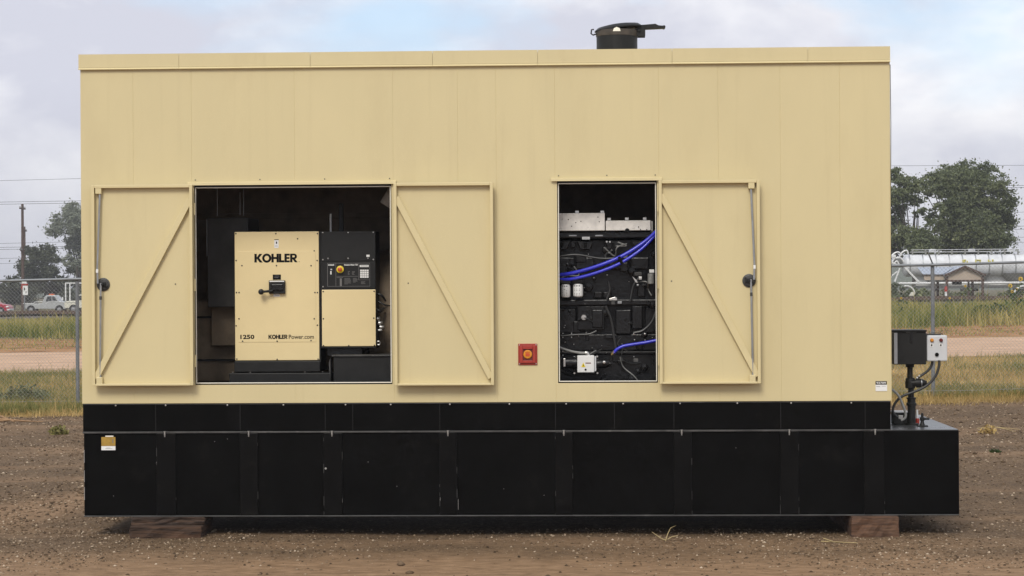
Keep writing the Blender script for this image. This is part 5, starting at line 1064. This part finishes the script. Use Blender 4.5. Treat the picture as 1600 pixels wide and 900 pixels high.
# ------------------------------------------------------------------ dry bulk tanker trailer
M_tank = mat('polished_aluminium', (.62, .63, .65), .65, metal=.1, var=.14, scale=2)
YT = 130; sT = (YT + DIST) / FPX
tk = thing('tanker_trailer', 'long silver bulk tanker trailer with hopper cones beyond the fence', 'trailer', (at(1500, 470, YT).x, YT, float(ground_z(at(1500, 470, YT).x, YT))))
g = BASE[tk.name].z
c0 = at(1412, 415, YT); x1 = c0.x + 12.2; rT = 17 * sT; zc = c0.z
barrel = part('barrel', M_tank, tk, lambda b: b.lathe([(rT * .3, -.12), (rT * .75, -.05), (rT, .12), (rT, x1 - c0.x - .12), (rT * .75, x1 - c0.x + .05), (rT * .3, x1 - c0.x + .12)], (c0.x, YT, zc), 40, 'x'))
for k in range(13):
    xx = c0.x + .35 + k * .955; part('barrel_band', M_steel, barrel, lambda b: b.lathe([(rT + .002, -.04), (rT + .04, -.035), (rT + .04, .035), (rT + .002, .04)], (xx, YT, zc), 40, 'x'))
part('walkway', M_tank, tk, lambda b: b.box(c0.x + .5, x1 - .4, YT - .28, YT + .28, zc + rT + .16, zc + rT + .20)); part('walkway_rail', M_tank, tk, lambda b: b.tube([(c0.x + .5, YT - .3, zc + rT + .34), (x1 - .4, YT - .3, zc + rT + .36)], .02, 6))
for k in range(12):
    xx = c0.x + .6 + k * .955; part('walkway_post', M_conduit, tk, lambda b: b.box(xx - .05, xx + .05, YT - .32, YT - .26, zc + rT - .06, zc + rT + .34))
for k in range(4):
    xx = c0.x + 2.1 + k * 2.85
    part('manhole', M_tank, tk, lambda b: b.lathe([(.26, 0), (.26, .14), (.2, .18)], (xx, YT, zc + rT + .21), 16))
    part('hopper_cone', M_conduit, tk, lambda b: b.lathe([(1.15, .62), (.28, -.42), (.2, -.5)], (xx + .3, YT, zc - rT - .42), 28)); part('hopper_valve', M_edge, tk, lambda b: b.lathe([(.16, 0), (.2, .1), (.16, .18)], (xx + .3, YT, zc - rT - 1.1), 12))  # cones in a darker grey than the barrel, their shade put into colour
part('side_skirt', M_wtruck, tk, lambda b: b.box(c0.x + .9, x1 - .5, YT + .1, YT + .2, zc - rT - .75, zc - rT * .5))
part('discharge_pipe', M_wtruck, tk, lambda b: b.tube([(c0.x - .6, YT - .9, zc - rT - .5), (x1 - 1.5, YT - .9, zc - rT - .5)], .09, 10))
part('frame_rail', M_conduit, tk, lambda b: b.box(c0.x, x1, YT - .55, YT - .45, zc - rT - .9, zc - rT - .66))
for pa, pb, w in (((1414, 418), (1436, 441), .14), ((1406, 419), (1398, 440), .10), ((1402, 424), (1388, 435), .08), ((1391, 424), (1384, 445), .08)):
    a, c = at(*pa, YT - .95), at(*pb, YT - .95); part('front_strut', M_wtruck, tk, lambda b: b.bar((a.x, a.z), (c.x, c.z), w, YT - 1.0, YT - .9))
for path in ([(1391, 402), (1397, 396), (1404, 394), (1409, 399)], [(1405, 402), (1410, 394), (1417, 391.5), (1419, 397)], [(1393, 412), (1398, 404), (1407, 403), (1412, 409)], [(1394, 416), (1401, 408), (1405, 414)], [(1390, 408), (1400, 413), (1412, 414)]):
    part('front_pipe', M_wtruck, tk, lambda b: b.tube(smooth_path([at(x, y, YT - .8) for x, y in path]), .055, 8))
rb('front_box', M_wtruck, tk, 1392, 398, 1400, 403, YT - .9, .6, .03); rb('front_box', M_conduit, tk, 1396, 404, 1411, 417, YT - .3, .6, .05)
for x in (1593, 1617):
    a = at(x, 461, YT - 1); wheel(tk, a.x + .3, YT - .95, g, .5, .3); wheel(tk, a.x + .3, YT + .95, g, .5, .3)
    part('fender', M_wtruck, tk, lambda b: b.tube([(a.x + .3 + .68 * math.cos(t), YT - .95, g + .5 + .68 * math.sin(t)) for t in np.linspace(.15, math.pi - .15, 12)], .07, 8))
M_ylet = mat('yellow_letters', (.55, .48, .06), .5)
for k, (x, s) in enumerate(((1504, .0), (1524, .1), (1544, .05))):
    # illegible yellow lettering on the barrel side
    def let(b):
        for i, (dx, w, h0, h1) in enumerate(((0, 1.6, 405.5, 410), (2.4, 3.0, 405.5, 407), (2.4, 1.4, 407.3, 410), (6.0, 2.6, 405.5, 407), (6.6, 1.4, 407.3, 410))):
            if (i + k) % 4 == 3: continue
            a, c, z0, z1 = rect(x + dx, h0, x + dx + w, h1, YT - rT); b.box(a, c, YT - rT - .03, YT - rT + .1, z0, z1)
    part('lettering', M_ylet, tk, let)
# fender and cream box of a truck half hidden in the scrub
fd = thing('mudguard_box', 'cream box under a curved white mudguard in the scrub', 'mudguard', (at(1424, 465, 112).x, 112, float(ground_z(at(1424, 465, 112).x, 112))))
part('mudguard', M_wtruck, fd, lambda b: b.tube(smooth_path([at(x, y, 112) for x, y in ((1413, 447), (1419, 447), (1425, 450), (1429, 456))]), .045, 8)); a, c = at(1421, 462, 112), at(1431, 457, 112)
part('cream_box', M_creamv, fd, lambda b: b.prism([(a.x, a.z), (a.x + .28, a.z - .03), (c.x, c.z), (c.x - .25, c.z + .03)], 112, 112.25), bevel=.02); part('stand_leg', M_galv, fd, lambda b: b.box(a.x + .12, a.x + .16, 112.1, 112.15, BASE[fd.name].z - .1, a.z + .02))
# ------------------------------------------------------------------ small gabled shelter
M_tin = mat('blue_grey_tin_roof', (.36, .40, .47), .4, metal=.3, var=.08, scale=3); M_brown = mat('brown_trim', (.07, .04, .03), .7, var=.2); M_beige = mat('beige_boarding', (.42, .34, .27), .7, var=.08, scale=3)
YSx = 105; A = at(1478, 440, YSx); B = at(1537, 440, YSx); gs = float(ground_z(A.x, YSx))
sh = thing('gabled_shelter', 'small open shelter with beige gable and blue grey tin roof', 'shelter', ((A.x + B.x) / 2, YSx + 1.5, gs))
zE = at(1505, 429.5, YSx).z; zR = at(1507, 416.5, YSx).z; zL = at(1505, 437.5, YSx).z; xm = (A.x + B.x) / 2
part('gable_wall', M_beige, sh, lambda b: b.prism([(A.x + .1, zL), (B.x - .1, zL), (B.x - .1, zE - .02), (xm, zR - .08), (A.x + .1, zE - .02)], YSx + .06, YSx + .14))
for k, (xa, xb) in enumerate(((A.x - .1, xm), (B.x + .1, xm))):
    part('roof_sheet', M_tin, sh, lambda b: b.add([(xa, YSx - .1, zE - .06), (xb, YSx - .1, zR), (xb, YSx + 3.6, zR), (xa, YSx + 3.6, zE - .06), (xa, YSx - .1, zE - .0), (xb, YSx - .1, zR + .06), (xb, YSx + 3.6, zR + .06), (xa, YSx + 3.6, zE)], [(0, 1, 2, 3), (4, 7, 6, 5), (0, 4, 5, 1), (1, 5, 6, 2), (2, 6, 7, 3), (3, 7, 4, 0)])); part('barge_board', M_brown, sh, lambda b: b.bar((xa, zE - .04), (xb, zR + .0), .13, YSx - .16, YSx - .11))
for x in (A.x + .06, B.x - .06):
    for y in (YSx + .03, YSx + 3.3): part('shelter_post', M_brown, sh, lambda b: b.box(x - .07, x + .07, y - .07 + .0, y + .07, gs - .1, zE - .08))
part('cross_beam', M_brown, sh, lambda b: b.box(A.x + .14, B.x - .14, YSx - .0, YSx + .055, zL - .1, zL + .01)); C0 = at(1457, 434, YSx + .3)
ln = part('lean_to_wall', M_beige, sh, lambda b: b.box(C0.x - .5, A.x - .02, YSx + .35, YSx + .43, at(1466, 437.5, YSx).z, at(1466, 430.5, YSx).z)); part('lean_to_beam', M_brown, sh, lambda b: b.box(C0.x - .6, A.x - .02, YSx + .28, YSx + .345, at(1466, 430.5, YSx).z + .002, at(1466, 429, YSx).z)); part('lean_to_roof', M_tin, sh, lambda b: b.add([(C0.x - .6, YSx + .25, at(1466, 429, YSx).z + .01), (A.x - .12, YSx + .25, at(1466, 429, YSx).z + .01), (A.x + .9, YSx + 2.2, zR - .05), (C0.x - .6, YSx + 2.2, zR - .05), (C0.x - .6, YSx + .25, at(1466, 429, YSx).z + .05), (A.x - .12, YSx + .25, at(1466, 429, YSx).z + .05), (A.x + .9, YSx + 2.2, zR - .01), (C0.x - .6, YSx + 2.2, zR - .01)], [(0, 1, 2, 3), (4, 7, 6, 5), (0, 4, 5, 1), (1, 5, 6, 2), (2, 6, 7, 3), (3, 7, 4, 0)]))
for x in (1462, 1516): a = at(x, 440, YSx); part('shelter_post', M_brown, sh, lambda b: b.box(a.x - .05, a.x + .05, YSx + .5, YSx + .6, gs - .1, zL - .11))
rb('stored_crate', M_print, sh, 1490, 438.5, 1503, 445, YSx + .6, .6, .03)
# red hydrant-like marker among the weeds
p = at(1478, 459, 100); hy = thing('marker_post', 'short red and white marker post in front of the shelter', 'marker', (p.x, 100, float(ground_z(p.x, 100))))
part('marker_body', M_red, hy, lambda b: b.lathe([(.09, 0), (.09, at(1478, 450.5, 100).z - at(1478, 455.5, 100).z), (.05, .3)], (p.x, 100, at(1478, 455.5, 100).z), 12)); part('marker_foot', M_white, hy, lambda b: b.lathe([(.07, BASE[hy.name].z - .05 - p.z), (.07, at(1478, 455.6, 100).z - p.z)], (p.x, 100, p.z), 12))

# ------------------------------------------------------------------ sunflowers in the weeds
M_petal = mat('sunflower_petal', (.78, .50, .02), .6, var=.15, scale=20); M_disc = mat('sunflower_disc', (.06, .03, .015), .9); M_stem = mat('green_stem', (.08, .11, .03), .7); M_sleaf = leafmat('sunflower_leaf', [(0, (.03, .06, .015)), (1, (.09, .13, .04))])
def sunflower(label, heads, Y):
    c = at(*heads[0][:2], Y); x0 = sum(at(h[0], h[1], Y).x for h in heads) / len(heads); gz = float(ground_z(x0, Y)); t = thing('sunflower', label, 'sunflower', (x0, Y, gz), 'wild sunflowers'); P = []
    for x, y, d in heads:
        p = at(x, y, Y); r = d / 2 * (Y + DIST) / FPX
        part('stem', M_stem, t, lambda b: b.tube(smooth_path([(x0, Y, gz - .05), (x0 * .4 + p.x * .6, Y + .02, gz * .5 + p.z * .5), (p.x, Y + .03, p.z - .02), (p.x, Y + .005, p.z)], 5), .012, 5))
        fl = MB()
        for k in range(13):
            th = k * 2 * math.pi / 13 + .2; w = .26
            fl.add([(p.x + r * .35 * math.cos(th - w), Y - .01, p.z + r * .35 * math.sin(th - w)), (p.x + r * .75 * math.cos(th - w * .8), Y - .025, p.z + r * .75 * math.sin(th - w * .8)), (p.x + r * math.cos(th), Y - .01, p.z + r * math.sin(th)), (p.x + r * .75 * math.cos(th + w * .8), Y - .02, p.z + r * .75 * math.sin(th + w * .8)), (p.x + r * .35 * math.cos(th + w), Y - .01, p.z + r * .35 * math.sin(th + w))], [(0, 1, 2, 3, 4)])
        f = fl.build('flower', M_petal, t); part('flower_disc', M_disc, f, lambda b: b.lathe([(r * .4, -.012), (r * .36, -.035), (r * .15, -.045)], (p.x, Y, p.z), 12, 'y'))
        for k in range(26): s = random.random(); P.append((x0 + (p.x - x0) * s - x0 + random.gauss(0, .12), random.gauss(0, .1), (p.z - gz) * s * .95 + random.gauss(0, .05)))
    leaf_cloud(np.array(P), .085, t, 'leaves', M_sleaf)['kind'] = 'stuff'
sunflower('tall sunflower plant with five yellow heads at the right edge', [(1594.5, 436, 7.5), (1578.5, 446.5, 7), (1588.5, 452, 5), (1581.5, 455.5, 5), (1594, 467, 4.5)], 60)
sunflower('lone yellow sunflower before the gabled shelter', [(1508, 447, 4.5)], 60)
sunflower('small yellow sunflower beside the right end of the enclosure', [(1408, 466, 4)], 60)
sunflower('small yellow sunflower right of the grey fence post', [(1483.5, 466, 4)], 61)

# ------------------------------------------------------------------ morning haze
HAZE_D = 0.0004
HAZE = True
if HAZE:
    b = MB(); b.box(-520, 520, -110, 940, -3, 26)
    hm = bpy.data.materials.new('haze'); hm.use_nodes = True; n = hm.node_tree.nodes; n.clear()
    out = n.new('ShaderNodeOutputMaterial'); pv = n.new('ShaderNodeVolumePrincipled'); pv.inputs['Density'].default_value = HAZE_D; pv.inputs['Color'].default_value = (.86, .87, .92, 1)
    hm.node_tree.links.new(pv.outputs[0], out.inputs['Volume']); hz = b.build('haze', hm); tag(hz, 'thin pale haze over the far fields', 'haze', kind='stuff')
